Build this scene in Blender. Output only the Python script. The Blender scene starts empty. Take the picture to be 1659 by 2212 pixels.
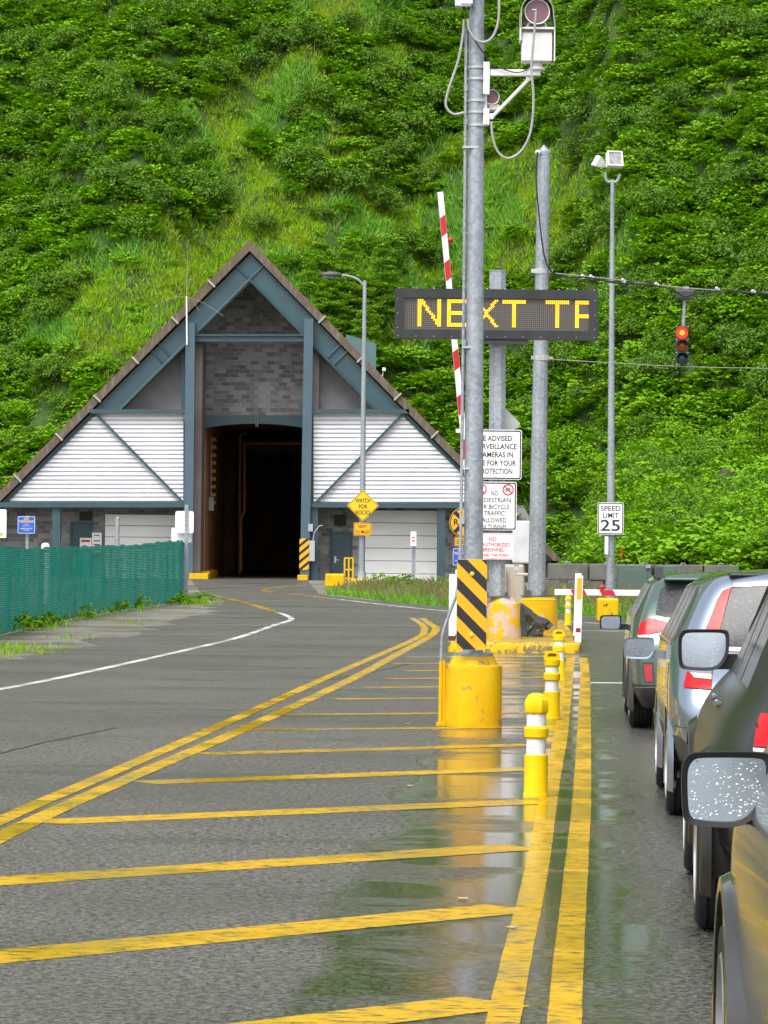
import bpy, bmesh, math, random
import numpy as np
from mathutils import Vector, Matrix
from math import radians as R, sin, cos, pi, atan, sqrt

SC = bpy.context.scene
COL = SC.collection
random.seed(7)
RNG = np.random.default_rng(11)

# ------------------------------------------------------------------ camera, sky, sun, exposure
F, HORIZ, CAMH = 7800.0, 1163.0, 1.9            # focal length, eye level row and eye height (units: px of a 1659x2212 view, metres)
ROLL, PITCH = R(0.6), atan((HORIZ - 1106) / F)
fwd = Vector((0, cos(PITCH), sin(PITCH)))
u0 = Vector((0, -sin(PITCH), cos(PITCH)))
right = Vector((cos(ROLL), 0, 0)) + u0 * sin(ROLL)
up = u0 * cos(ROLL) - Vector((sin(ROLL), 0, 0))
EYE = Vector((0, 0, CAMH))
cam = bpy.data.cameras.new('camera')
cam.sensor_fit = 'VERTICAL'; cam.sensor_height = 36; cam.lens = 36 * F / 2212
cam.clip_start = .1; cam.clip_end = 3000
camo = bpy.data.objects.new('camera', cam); COL.objects.link(camo)
M = Matrix((right, up, -fwd)).transposed().to_4x4(); M.translation = EYE
camo.matrix_world = M
SC.camera = camo

SUN_EL, SUN_AZ = R(58), R(205)                  # high, behind the photographer, veiled by cloud
world = bpy.data.worlds.new('World'); SC.world = world; world.use_nodes = True
wn = world.node_tree; wn.nodes.clear()
sky = wn.nodes.new('ShaderNodeTexSky'); sky.sky_type = 'NISHITA'; sky.sun_disc = False
sky.sun_elevation = SUN_EL; sky.sun_rotation = SUN_AZ; sky.dust_density = 3; sky.air_density = 1.2
hsv = wn.nodes.new('ShaderNodeHueSaturation'); hsv.inputs['Saturation'].default_value = .28
cl = wn.nodes.new('ShaderNodeTexNoise'); cl.inputs['Scale'].default_value = 2.2; cl.inputs['Detail'].default_value = 5
cr = wn.nodes.new('ShaderNodeMapRange'); cr.inputs[1].default_value = .3; cr.inputs[2].default_value = .7; cr.inputs[3].default_value = .75; cr.inputs[4].default_value = 1.25
mul = wn.nodes.new('ShaderNodeVectorMath'); mul.operation = 'SCALE'
bgn = wn.nodes.new('ShaderNodeBackground'); bgn.inputs['Strength'].default_value = .15
won = wn.nodes.new('ShaderNodeOutputWorld')
wn.links.new(sky.outputs[0], hsv.inputs['Color']); wn.links.new(hsv.outputs[0], mul.inputs[0])
wn.links.new(cl.outputs[0], cr.inputs[0]); wn.links.new(cr.outputs[0], mul.inputs['Scale'])
wn.links.new(mul.outputs[0], bgn.inputs['Color']); wn.links.new(bgn.outputs[0], won.inputs['Surface'])
sl = bpy.data.lights.new('sun', 'SUN'); sl.energy = 1.5; sl.angle = R(30); sl.color = (1, .97, .92)
slo = bpy.data.objects.new('sun', sl); COL.objects.link(slo)
sd = Vector((sin(SUN_AZ) * cos(SUN_EL), cos(SUN_AZ) * cos(SUN_EL), sin(SUN_EL)))
slo.rotation_euler = sd.to_track_quat('Z', 'Y').to_euler()
SC.view_settings.view_transform = 'Standard'; SC.view_settings.look = 'None'
SC.view_settings.gamma = 1; SC.view_settings.exposure = .86
try:
    SC.cycles.use_denoising = True; SC.cycles.denoiser = 'OPENIMAGEDENOISE'; SC.cycles.denoising_input_passes = 'RGB_ALBEDO_NORMAL'; SC.cycles.denoising_prefilter = 'ACCURATE'; SC.cycles.max_bounces = 6; SC.cycles.diffuse_bounces = 4; SC.cycles.transparent_max_bounces = 12
except Exception: pass

# ------------------------------------------------------------------ measuring helpers: a sight line met with a level or a distance
def ray(px, py): return right * ((px - 829.5) / F) + up * ((1106 - py) / F) + fwd
def G(px, py, z=0.0):
    d = ray(px, py); return EYE + d * ((z - CAMH) / d.z)
def D(px, py, Y):
    d = ray(px, py); return EYE + d * (Y / d.y)
def S(Y): return F / Y                          # px per metre at that distance
def proj(p):
    v = p - EYE; z = v.dot(fwd)
    return 829.5 + F * v.dot(right) / z, 1106 - F * v.dot(up) / z
LANE = atan(.0494)
LU, LN = Vector((sin(LANE), cos(LANE), 0)), Vector((cos(LANE), -sin(LANE), 0))
def lane(t, q, z=0): return LU * t + LN * q + Vector((0, 0, z))

# ------------------------------------------------------------------ materials
MATS = {}
def nt_new(name):
    m = bpy.data.materials.new(name); m.use_nodes = True
    n = m.node_tree; b = n.nodes['Principled BSDF']; return m, n, b
def N(n, t, **kw):
    x = n.nodes.new('ShaderNode' + t)
    for k, v in kw.items():
        if k.startswith('i_'): x.inputs[k[2:].replace('_', ' ')].default_value = v
        else: setattr(x, k, v)
    return x
def mixc(n, fac, a, b, blend='MIX'):
    x = n.nodes.new('ShaderNodeMix'); x.data_type = 'RGBA'; x.blend_type = blend
    def put(s, v):
        if hasattr(v, 'links') or isinstance(v, bpy.types.NodeSocket): n.links.new(v, s)
        elif isinstance(v, (int, float)): s.default_value = v
        else: s.default_value = (*v, 1) if len(v) == 3 else v
    put(x.inputs[0], fac); put(x.inputs[6], a); put(x.inputs[7], b)
    return x.outputs[2]
def ramp(n, src, lo, hi, a=0., b=1.):
    x = N(n, 'MapRange'); x.inputs[1].default_value = lo; x.inputs[2].default_value = hi
    x.inputs[3].default_value = a; x.inputs[4].default_value = b; x.clamp = True
    n.links.new(src, x.inputs[0]); return x.outputs[0]
def noise(n, scale, detail=4, vec=None, rough=.55, stretch=None):
    tc = vec or N(n, 'TexCoord').outputs['Object']
    if stretch:
        mp = N(n, 'Mapping'); mp.inputs['Scale'].default_value = stretch; n.links.new(tc, mp.inputs[0]); tc = mp.outputs[0]
    x = N(n, 'TexNoise'); x.inputs['Scale'].default_value = scale; x.inputs['Detail'].default_value = detail
    x.inputs['Roughness'].default_value = rough; n.links.new(tc, x.inputs['Vector']); return x.outputs[0]
def bump(n, b, h, strength, dist=.02):
    x = N(n, 'Bump'); x.inputs['Strength'].default_value = strength; x.inputs['Distance'].default_value = dist
    n.links.new(h, x.inputs['Height']); n.links.new(x.outputs[0], b.inputs['Normal']); return x
def pm(name, col, rough=.5, metal=0., col2=None, scale=4., lo=.35, hi=.65, bscale=0, bstr=.2, coat=0., spec=None, stretch=None, emit=0, rvar=0):
    """plain procedural material: two colours mixed by noise, optional relief"""
    if name in MATS: return MATS[name]
    m, n, b = nt_new(name)
    c2 = col2 or tuple(min(1, c * .82) for c in col)
    nz = noise(n, scale, 5, stretch=stretch)
    n.links.new(mixc(n, ramp(n, nz, lo, hi), col, c2), b.inputs['Base Color'])
    b.inputs['Roughness'].default_value = rough; b.inputs['Metallic'].default_value = metal
    if rvar: n.links.new(ramp(n, noise(n, scale * 2.3, 4), .3, .7, max(.02, rough - rvar), min(1, rough + rvar)), b.inputs['Roughness'])
    if coat: b.inputs['Coat Weight'].default_value = coat; b.inputs['Coat Roughness'].default_value = .06
    if spec is not None: b.inputs['Specular IOR Level'].default_value = spec
    if bscale: bump(n, b, noise(n, bscale, 3), bstr)
    if emit:
        b.inputs['Emission Color'].default_value = (*col, 1); b.inputs['Emission Strength'].default_value = emit
    MATS[name] = m; return m
def galv(name='galvanised_steel', dark=1.):
    if name in MATS: return MATS[name]
    m, n, b = nt_new(name)
    v = N(n, 'TexVoronoi'); v.inputs['Scale'].default_value = 26
    n.links.new(N(n, 'TexCoord').outputs['Object'], v.inputs['Vector'])
    sp = N(n, 'SeparateColor'); n.links.new(v.outputs['Color'], sp.inputs[0])
    f = N(n, 'Math', operation='ADD'); n.links.new(ramp(n, sp.outputs[0], 0, 1, 0, .5), f.inputs[0])
    n.links.new(ramp(n, noise(n, 3, 5, stretch=(1, 1, .35)), .3, .7, 0, .5), f.inputs[1])
    n.links.new(mixc(n, f.outputs[0], (.20 * dark, .225 * dark, .255 * dark), (.43 * dark, .47 * dark, .51 * dark)), b.inputs['Base Color'])
    b.inputs['Metallic'].default_value = .45
    n.links.new(ramp(n, sp.outputs[1], 0, 1, .38, .62), b.inputs['Roughness'])
    MATS[name] = m; return m
def chipped_yellow(name, amount, under=(.62, .50, .42), rough=.38):
    """yellow paint with worn patches of what lies under it"""
    if name in MATS: return MATS[name]
    m, n, b = nt_new(name)
    y = mixc(n, ramp(n, noise(n, 3.5, 5), .35, .7), (.68, .42, .004), (.60, .345, .004))
    a = noise(n, 5, 8, rough=.65)
    msk = ramp(n, a, .5 + .2 * (1 - amount) - .02, .5 + .2 * (1 - amount) + .03)
    n.links.new(mixc(n, msk, y, mixc(n, noise(n, 14, 4), under, tuple(c * .6 for c in under))), b.inputs['Base Color'])
    n.links.new(ramp(n, msk, 0, 1, rough, .75), b.inputs['Roughness'])
    bump(n, b, noise(n, 30, 5), .25, .01); b.inputs['Specular IOR Level'].default_value = .18
    MATS[name] = m; return m

# ------------------------------------------------------------------ mesh builder
class MB:
    def __init__(s): s.v, s.f, s.m = [], [], []
    def add(s, vs, fs, mi=0):
        o = len(s.v); s.v += [tuple(v) for v in vs]; s.f += [tuple(i + o for i in f) for f in fs]; s.m += [mi] * len(fs); return s
    def box(s, c, d, rot=None, mi=0):
        c = Vector(c); h = Vector(d) / 2
        vs = [Vector((x, y, z)) for x in (-h.x, h.x) for y in (-h.y, h.y) for z in (-h.z, h.z)]
        vs = [(rot @ v if rot else v) + c for v in vs]
        return s.add(vs, [(0, 1, 3, 2), (4, 6, 7, 5), (0, 4, 5, 1), (2, 3, 7, 6), (0, 2, 6, 4), (1, 5, 7, 3)], mi)
    def cyl(s, p0, p1, r0, r1=None, n=16, cap=True, mi=0, ph=0.):
        p0, p1 = Vector(p0), Vector(p1); r1 = r0 if r1 is None else r1
        w = (p1 - p0).normalized(); a = w.orthogonal().normalized()
        if abs(w.z) > .99: a = Vector((1, 0, 0)); a = (a - w * a.dot(w)).normalized()
        b = w.cross(a); vs = []
        for p, r in ((p0, r0), (p1, r1)):
            vs += [p + a * (r * cos(2 * pi * (i + ph) / n)) + b * (r * sin(2 * pi * (i + ph) / n)) for i in range(n)]
        fs = [(i, (i + 1) % n, n + (i + 1) % n, n + i) for i in range(n)]
        if cap: fs += [tuple(range(n))[::-1], tuple(range(n, 2 * n))]
        return s.add(vs, fs, mi)
    def tube(s, pts, r, n=8, mi=0):
        pts = [Vector(p) for p in pts]; rings = []; pa = None
        for i, p in enumerate(pts):
            w = (pts[min(i + 1, len(pts) - 1)] - pts[max(i - 1, 0)]).normalized()
            a = (pa - w * pa.dot(w)).normalized() if pa is not None and (pa - w * pa.dot(w)).length > 1e-4 else w.orthogonal().normalized()
            pa = a; b = w.cross(a)
            rings.append([p + a * (r * cos(2 * pi * k / n)) + b * (r * sin(2 * pi * k / n)) for k in range(n)])
        vs = [v for q in rings for v in q]; fs = []
        for i in range(len(pts) - 1):
            fs += [(i * n + k, i * n + (k + 1) % n, (i + 1) * n + (k + 1) % n, (i + 1) * n + k) for k in range(n)]
        fs += [tuple(range(n))[::-1], tuple(range((len(pts) - 1) * n, len(pts) * n))]
        return s.add(vs, fs, mi)
    def lathe(s, prof, c=(0, 0, 0), n=24, ax='Z', mi=0, ph=0., cap=True):
        c = Vector(c); vs = []
        for r, z in prof:
            for k in range(n):
                a = 2 * pi * (k + ph) / n; x, y = r * cos(a), r * sin(a)
                vs.append(c + (Vector((x, y, z)) if ax == 'Z' else Vector((z, x, y)) if ax == 'X' else Vector((x, z, y))))
        fs = []
        for i in range(len(prof) - 1):
            fs += [(i * n + k, i * n + (k + 1) % n, (i + 1) * n + (k + 1) % n, (i + 1) * n + k) for k in range(n)]
        if cap: fs += [tuple(range(n))[::-1], tuple(range((len(prof) - 1) * n, len(prof) * n))]
        return s.add(vs, fs, mi)
    def prism(s, poly, y0, y1, mi=0):
        """outline in x,z pushed through from y0 to y1"""
        n = len(poly); vs = [(x, y0, z) for x, z in poly] + [(x, y1, z) for x, z in poly]
        return s.add(vs, [tuple(range(n)), tuple(range(n, 2 * n))[::-1]] + [(i, (i + 1) % n, n + (i + 1) % n, n + i) for i in range(n)], mi)
    def band(s, a, b, y0, y1, mi=0):
        """frame between two outlines with as many points"""
        n = len(a); vs = [(x, y0, z) for x, z in a] + [(x, y0, z) for x, z in b] + [(x, y1, z) for x, z in a] + [(x, y1, z) for x, z in b]
        fs = []
        for i in range(n):
            j = (i + 1) % n
            fs += [(i, j, n + j, n + i), (2 * n + i, 3 * n + i, 3 * n + j, 2 * n + j), (i, 2 * n + i, 2 * n + j, j), (n + i, n + j, 3 * n + j, 3 * n + i)]
        return s.add(vs, fs, mi)
    def ball(s, c, r, n=10, mi=0, sq=(1, 1, 1)):
        pr = [(sin(pi * i / n) * r if 0 < i < n else .001 * r, -cos(pi * i / n) * r) for i in range(n + 1)]
        o = len(s.v); s.lathe(pr, (0, 0, 0), 2 * n, mi=mi)
        for i in range(o, len(s.v)): s.v[i] = tuple(s.v[i][k] * sq[k] + c[k] for k in range(3))
        return s
    def xf(s, mat):
        s.v = [tuple(mat @ Vector(v)) for v in s.v]; return s
    def build(s, name, mats, parent=None, smooth=35, bevel=0, fix=True):
        me = bpy.data.meshes.new(name); me.from_pydata(s.v, [], s.f)
        for m in (mats if isinstance(mats, (list, tuple)) else [mats]): me.materials.append(m)
        me.polygons.foreach_set('material_index', s.m)
        if fix:
            bm = bmesh.new(); bm.from_mesh(me); bmesh.ops.recalc_face_normals(bm, faces=bm.faces); bm.to_mesh(me); bm.free()
        if smooth:
            me.polygons.foreach_set('use_smooth', [True] * len(me.polygons)); me.set_sharp_from_angle(angle=R(smooth))
        o = bpy.data.objects.new(name, me); COL.objects.link(o)
        if parent: o.parent = parent
        if bevel:
            bv = o.modifiers.new('bevel', 'BEVEL'); bv.width = bevel; bv.segments = 2; bv.limit_method = 'ANGLE'; bv.angle_limit = R(40)
        return o
def tag(o, label=None, cat=None, group=None, kind=None):
    if label: o['label'] = label
    if cat: o['category'] = cat
    if group: o['group'] = group
    if kind: o['kind'] = kind
    return o
def thing(name, loc, label, cat, group=None, rz=0):
    o = bpy.data.objects.new(name, None); COL.objects.link(o); o.empty_display_size = .2
    o.location = loc; o.rotation_euler = (0, 0, rz); return tag(o, label, cat, group)
def kids(o): return [c for c in COL.objects if c.parent == o]
def copy_tree(o, loc, label=None, group=None, rz=None):
    r = o.copy(); COL.objects.link(r); r.location = loc
    if rz is not None: r.rotation_euler = (0, 0, rz)
    if label: r['label'] = label
    if group: r['group'] = group
    for ch in list(o.children):
        c = ch.copy(); COL.objects.link(c); c.parent = r
        for g in list(ch.children):
            d = g.copy(); COL.objects.link(d); d.parent = c
    return r
def rrect(w, h, r, n=5, cx=0, cz=0):
    out = []
    for sx, sz, a0 in ((1, 1, 0), (-1, 1, 90), (-1, -1, 180), (1, -1, 270)):
        for k in range(n + 1):
            a = R(a0 + 90 * k / n); out.append((cx + sx * (w / 2 - r) + r * cos(a), cz + sz * (h / 2 - r) + r * sin(a)))
    return out
def text(mb, s, x, z, h, y, bold=0., width=None, align='CENTER', mi=0, cond=1.):
    """letters standing in the x,z plane, facing -y; h = capital height"""
    c = bpy.data.curves.new('t', 'FONT'); c.body = s; c.size = h / .69; c.align_x = align; c.offset = bold * h; c.extrude = .0015; c.resolution_u = 3
    o = bpy.data.objects.new('t', c); me = bpy.data.meshes.new_from_object(o)
    vs = [v.co.copy() for v in me.vertices]
    k = cond
    if width and vs:
        xs = [v.x for v in vs]; k = width / (max(xs) - min(xs))
    mb.add([(x + v.x * k, y - v.z, z - h / 2 + v.y) for v in vs], [tuple(p.vertices) for p in me.polygons], mi)
    bpy.data.objects.remove(o); bpy.data.curves.remove(c); bpy.data.meshes.remove(me)
def npmesh(name, V, Q, mats, parent=None, smooth=False):
    """big quad mesh straight from arrays"""
    me = bpy.data.meshes.new(name); nv, nq = len(V), len(Q)
    me.vertices.add(nv); me.vertices.foreach_set('co', np.ascontiguousarray(V, dtype=np.float32).ravel())
    me.loops.add(nq * 4); me.loops.foreach_set('vertex_index', np.ascontiguousarray(Q, dtype=np.int32).ravel())
    me.polygons.add(nq); me.polygons.foreach_set('loop_start', np.arange(0, nq * 4, 4, dtype=np.int32))
    me.polygons.foreach_set('use_smooth', np.full(nq, smooth))
    me.update(calc_edges=True)
    for m in (mats if isinstance(mats, (list, tuple)) else [mats]): me.materials.append(m)
    o = bpy.data.objects.new(name, me); COL.objects.link(o)
    if parent: o.parent = parent
    return o
def spline(pts, n=8):
    """smooth path through points"""
    P = [Vector(p) for p in pts]; out = []
    for i in range(len(P) - 1):
        a, b, c, d = P[max(i - 1, 0)], P[i], P[i + 1], P[min(i + 2, len(P) - 1)]
        for k in range(n):
            t = k / n
            out.append(.5 * ((2 * b) + (c - a) * t + (2 * a - 5 * b + 4 * c - d) * t * t + (3 * b - a - 3 * c + d) * t ** 3))
    return out + [P[-1]]
GALV = galv()
WHITE = pm('white_paint', (.78, .78, .77), .4, col2=(.68, .68, .66))
ALU = pm('sign_back_aluminium', (.62, .63, .64), .4, .3)
BLACK = pm('black_paint', (.012, .012, .014), .4)
RED = pm('red_sheeting', (.55, .012, .03), .35)
YEL = chipped_yellow('yellow_paint', .42, (.34, .25, .10))
TEALC = pm('faded_blue_steel', (.066, .118, .155), .45, col2=(.055, .10, .13), scale=1.2)
TEAL = pm('blue_green_steel', (.036, .080, .098), .45, col2=(.030, .068, .082), scale=1.5, rvar=.08)
# ------------------------------------------------------------------ setting: ground, road, markings, hill
def sheet(name, pts, z, mat, kind='structure'):
    me = MB(); me.add([(p.x, p.y, z) for p in pts], [tuple(range(len(pts)))])
    o = me.build(name, mat, smooth=0); tag(o, kind=kind); return o
m, n, b = nt_new('gravel_ground')
tc = N(n, 'TexCoord').outputs['Object']
g1 = mixc(n, ramp(n, noise(n, 9, 8, rough=.8), .38, .62), (.075, .07, .058), (.31, .295, .25))
g2 = mixc(n, ramp(n, noise(n, .5, 6), .45, .62), g1, (.10, .10, .055))
n.links.new(g2, b.inputs['Base Color']); b.inputs['Roughness'].default_value = .85
bump(n, b, noise(n, 30, 6, rough=.8), .8, .03)
GRAVEL = m
gr = MB(); gr.add([(-900, -300, 0), (900, -300, 0), (900, 1500, 0), (-900, 1500, 0)], [(0, 1, 2, 3)])
tag(gr.build('ground', GRAVEL, smooth=0), kind='structure')

# wet asphalt: a soaked lane on the right, a drier roadway with damp streaks on the left
m, n, b = nt_new('wet_asphalt')
tc = N(n, 'TexCoord').outputs['Object']
xyz = N(n, 'SeparateXYZ'); n.links.new(tc, xyz.inputs[0])
q = N(n, 'Math', operation='MULTIPLY_ADD'); n.links.new(xyz.outputs[1], q.inputs[0]); q.inputs[1].default_value = -.0494; n.links.new(xyz.outputs[0], q.inputs[2])
wob = N(n, 'Math', operation='MULTIPLY_ADD'); n.links.new(noise(n, .35, 5), wob.inputs[0]); wob.inputs[1].default_value = .9; n.links.new(q.outputs[0], wob.inputs[2])
soak = ramp(n, wob.outputs[0], -.76, -.62)
farfade = ramp(n, xyz.outputs[1], 52, 85, 1, .25)
sk = N(n, 'Math', operation='MULTIPLY'); n.links.new(soak, sk.inputs[0]); n.links.new(farfade, sk.inputs[1])
streak = ramp(n, noise(n, .55, 6, stretch=(.45, 1, 1), rough=.62), .50, .62)
damp = N(n, 'Math', operation='MULTIPLY'); n.links.new(streak, damp.inputs[0]); damp.inputs[1].default_value = .8
wet = N(n, 'Math', operation='MAXIMUM'); n.links.new(sk.outputs[0], wet.inputs[0]); n.links.new(damp.outputs[0], wet.inputs[1])
lanegap = ramp(n, q.outputs[0], .25, .70, 0, .20)
pn_ = N(n, 'Math', operation='SUBTRACT'); n.links.new(noise(n, .8, 5, stretch=(.6, 1, 1)), pn_.inputs[0]); n.links.new(lanegap, pn_.inputs[1])
pud = ramp(n, pn_.outputs[0], .40, .52)
pudw = N(n, 'Math', operation='MULTIPLY'); n.links.new(pud, pudw.inputs[0]); n.links.new(sk.outputs[0], pudw.inputs[1])
sp = noise(n, 24, 7, rough=.9)
stone = noise(n, 38, 3, rough=.7)
agg = ramp(n, sp, .455, .56)
dryc = mixc(n, agg, (.016, .016, .013), (.195, .184, .152))
dryc = mixc(n, ramp(n, noise(n, .25, 6), .35, .65, 0, .45), dryc, (.038, .038, .031))
wetc = mixc(n, agg, (.009, .009, .007), (.150, .142, .120))
n.links.new(mixc(n, wet.outputs[0], dryc, wetc), b.inputs['Base Color'])
rr = N(n, 'MapRange'); n.links.new(wet.outputs[0], rr.inputs[0]); rr.inputs[3].default_value = .62; rr.inputs[4].default_value = .29
r2 = N(n, 'MapRange'); n.links.new(pudw.outputs[0], r2.inputs[0]); n.links.new(rr.outputs[0], r2.inputs[3]); r2.inputs[4].default_value = .065
n.links.new(r2.outputs[0], b.inputs['Roughness'])
b.inputs['Specular IOR Level'].default_value = .5
bs = N(n, 'MapRange'); n.links.new(wet.outputs[0], bs.inputs[0]); bs.inputs[3].default_value = .9; bs.inputs[4].default_value = .5
b2 = N(n, 'MapRange'); n.links.new(pudw.outputs[0], b2.inputs[0]); n.links.new(bs.outputs[0], b2.inputs[3]); b2.inputs[4].default_value = .045
bp = bump(n, b, stone, .3, .012); n.links.new(b2.outputs[0], bp.inputs['Strength'])
ASPH = m
WETNODES = None
left_edge = [(-900, 1640), (-300, 1500), (0, 1432), (150, 1398), (300, 1364), (400, 1342), (470, 1322), (470, 1303), (440, 1290), (405, 1278)]
rp = [G(*p) for p in left_edge]
edge = []
for i in range(len(rp) - 1):
    for k in range(8):
        p = rp[i].lerp(rp[i + 1], k / 8); edge.append(p + Vector((random.uniform(-.45, .45), random.uniform(-.9, .9), 0)))
far = [Vector((-8.65, 162, 0)), Vector((-8.3, 215, 0)), Vector((-3.3, 215, 0)), Vector((-3.4, 161, 0)), G(690, 1284), G(800, 1297), G(960, 1310), G(1080, 1319), G(1250, 1331), G(1400, 1338), G(1700, 1345), Vector((40, 84, 0)), Vector((40, -30, 0)), Vector((-30, -30, 0)), Vector((-30, 14, 0))]
sheet('road', edge + far, .004, ASPH)

def paint(name, col, wear, dirt=(.06, .058, .05)):
    m, n, b = nt_new(name)
    base = mixc(n, ramp(n, noise(n, 6, 5), .3, .7), col, tuple(c * .78 for c in col))
    msk = ramp(n, noise(n, 16, 8, rough=.72, stretch=(.5, 1, 1)), .62 - wear, .72 - wear)
    speck = ramp(n, noise(n, 26, 6, rough=.9), .54, .62, 0, .55)
    mx = N(n, 'Math', operation='MAXIMUM'); n.links.new(msk, mx.inputs[0]); n.links.new(speck, mx.inputs[1])
    n.links.new(mixc(n, mx.outputs[0], base, dirt), b.inputs['Base Color'])
    n.links.new(ramp(n, noise(n, .8, 5, stretch=(.6, 1, 1)), .44, .56, .42, .14), b.inputs['Roughness'])
    bump(n, b, noise(n, 38, 3, rough=.7), .18, .01); b.inputs['Specular IOR Level'].default_value = .3
    return m
PY = paint('yellow_road_paint', (.63, .375, .004), .105)
PYW = paint('worn_yellow_road_paint', (.58, .34, .010), .13)
PW = paint('white_road_paint', (.74, .74, .72), .05)
PIECES = {}
def strip(name, pts, w, mat, z=.008, smooth=True):
    """a painted line along a path; ends and edges slightly ragged"""
    P = spline(pts, 10) if smooth and len(pts) > 2 else [Vector(p) for p in pts]
    Q = [P[0]]
    for a, c in zip(P, P[1:]):
        k = max(1, int((c - a).length / .5)); Q += [a.lerp(c, (i + 1) / k) for i in range(k)]
    vs, fs = [], []
    for i, p in enumerate(Q):
        d = (Q[min(i + 1, len(Q) - 1)] - Q[max(i - 1, 0)]); d.z = 0; d.normalize(); nn = Vector((-d.y, d.x, 0))
        ww = w * random.uniform(.975, 1.025) / 2
        vs += [(p.x + nn.x * ww, p.y + nn.y * ww, z), (p.x - nn.x * ww, p.y - nn.y * ww, z)]
        if i: fs.append((2 * i - 2, 2 * i - 1, 2 * i + 1, 2 * i))
    mb = MB(); mb.add(vs, fs); o = mb.build(name, mat, smooth=0, fix=False); tag(o, kind='structure'); return o
W_ = [(-500, 1575), (0, 1490), (200, 1450), (406, 1404), (514, 1378), (590, 1352), (629, 1339), (616, 1329), (596, 1322.5)]
strip('road_marking_white_edge_line', [G(*p) for p in W_], .14, PW)
strip('road_marking_yellow_edge_line', [G(*p) for p in [(596, 1322.5), (537, 1304.5), (478.5, 1290), (423, 1281.7), (380, 1279)]], .22, PYW)
strip('road_marking_yellow_edge_line', [G(*p) for p in [(655, 1265), (620, 1267.5), (580, 1272), (569, 1276), (590, 1279.5), (668, 1288), (733.5, 1295.4)]], .2, PYW)
strip('road_marking_white_edge_line', [G(*p) for p in [(733.5, 1295.4), (864, 1310.5), (949, 1319), (1090, 1332), (1207, 1342), (1363, 1351), (1600, 1364)]], .14, PW)
strip('road_marking_white_stop_line', [G(1255, 1363), G(1500, 1366)], .3, PW, smooth=False)
strip('road_marking_white_stop_line', [G(1268, 1476), G(1560, 1478)], .3, PW, smooth=False)
UP = [(-420, 1990), (0, 1775), (245, 1669), (502, 1557), (727, 1455), (897, 1381), (916.5, 1361.6), (910, 1348.5), (890, 1335.5)]
LO = [(-420, 2040), (0, 1811), (245, 1697), (540, 1570), (763, 1466), (864, 1411), (929, 1374.7), (942, 1358), (929, 1348.5), (911.5, 1336)]
strip('road_marking_double_yellow_line', [G(*p) for p in UP], .15, PY)
strip('road_marking_double_yellow_line', [G(*p) for p in LO], .17, PY)
strip('road_marking_yellow_bar', [G(911, 1336), G(975, 1337)], .2, PYW, smooth=False)
A_ = [(1055, 2340), (1086, 2212), (1121, 2049), (1145.5, 1946.7), (1166, 1844.6), (1180, 1754.8), (1196.5, 1661), (1213, 1579), (1229, 1451.5), (1233, 1422)]
B_ = [(1207, 2340), (1219, 2212), (1227, 2090), (1237.5, 1967), (1247.7, 1844.6), (1256, 1742.5), (1260, 1640), (1262, 1559), (1263.5, 1451), (1259.6, 1422)]
strip('road_marking_solid_yellow_line', [G(*p) for p in A_], .136, PY)
strip('road_marking_solid_yellow_line', [G(*p) for p in B_], .136, PY)
BARS = [((520, 2232), (1072, 2166), .40), ((-300, 2098), (1112, 1963), .42), ((-300, 1925), (1130, 1831), .42), ((88, 1778), (1158, 1733), .42), ((308, 1692), (1150, 1662), .40), ((440, 1630), (1150, 1610), .38),
        ((528, 1578), (1150, 1572), .30), ((608, 1545), (1180, 1540), .32), ((722, 1511), (1190, 1507), .32), ((785, 1486), (1200, 1483), .32), ((838, 1467), (1205, 1464), .32), ((878, 1450), (1215, 1448), .32), ((846, 1434), (1220, 1433), .32), ((880, 1420), (1225, 1419), .32)]
for i, (a, c, w) in enumerate(BARS):
    strip('road_marking_hatch_bar', [G(*a), G(*c)], w, PY if i < 5 else PYW, z=.0065, smooth=False)
# rails sunk in the road, running into the portal from the left
RAIL = pm('dark_rail_groove', (.02, .017, .014), .5)
for (xa, ya), (xb, yb) in (((300, 1281), (640, 1262)), ((260, 1274), (640, 1258.5))):
    strip('rail_groove', [G(xa, ya), G((xa + xb) / 2, (ya + yb) / 2 - 1.5), G(xb, yb)], .16, RAIL, z=.009)
# asphalt joints and cracks
CRK = pm('crack_filler', (.018, .018, .017), .5)
for pts in ([(660, 1476), (760, 1461), (850, 1443), (905, 1430)], [(0, 1628), (120, 1600), (260, 1572)]):
    P = spline([G(*p) for p in pts], 6); P = [p + Vector((0, random.uniform(-.12, .12), 0)) for p in P]
    strip('road_crack', P, .035, CRK, z=.0062, smooth=False)

# ---- hillside
def sstep(a, b_, x):
    t = np.clip((x - a) / (b_ - a), 0, 1); return t * t * (3 - 2 * t)
def hill_h(X, Y):
    X = np.asarray(X, float); Y = np.asarray(Y, float)
    base = 176 - 8 * sstep(8, 14, X) + 2.2 * np.sin(X * .21 + 1) + 1.2 * np.sin(X * .53)
    d = Y - base
    h = .80 * np.where(d > 0, d * d / (d + 2.5), 0)
    mound = sstep(0, 3.2, X - (.0505 * Y + .35)) * np.where(Y > 121.6, 1.0 + .105 * np.clip(Y - 122, 0, 44), 0)
    mound *= sstep(121.5, 122.6, Y)
    return h + mound + .5 * np.sin(X * .9 + Y * .35) * sstep(0, 8, d) + .35 * np.sin(X * 1.7 - Y * .8) * sstep(0, 8, d)
m, n, b = nt_new('hill_soil')
gc = mixc(n, ramp(n, noise(n, .9, 7, rough=.7), .4, .6), (.018, .056, .006), (.052, .105, .010))
geo = N(n, 'NewGeometry'); 
gc = mixc(n, ramp(n, noise(n, .22, 7, rough=.7), .66, .72), gc, (.06, .05, .028))
n.links.new(gc, b.inputs['Base Color']); b.inputs['Roughness'].default_value = .9
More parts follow.
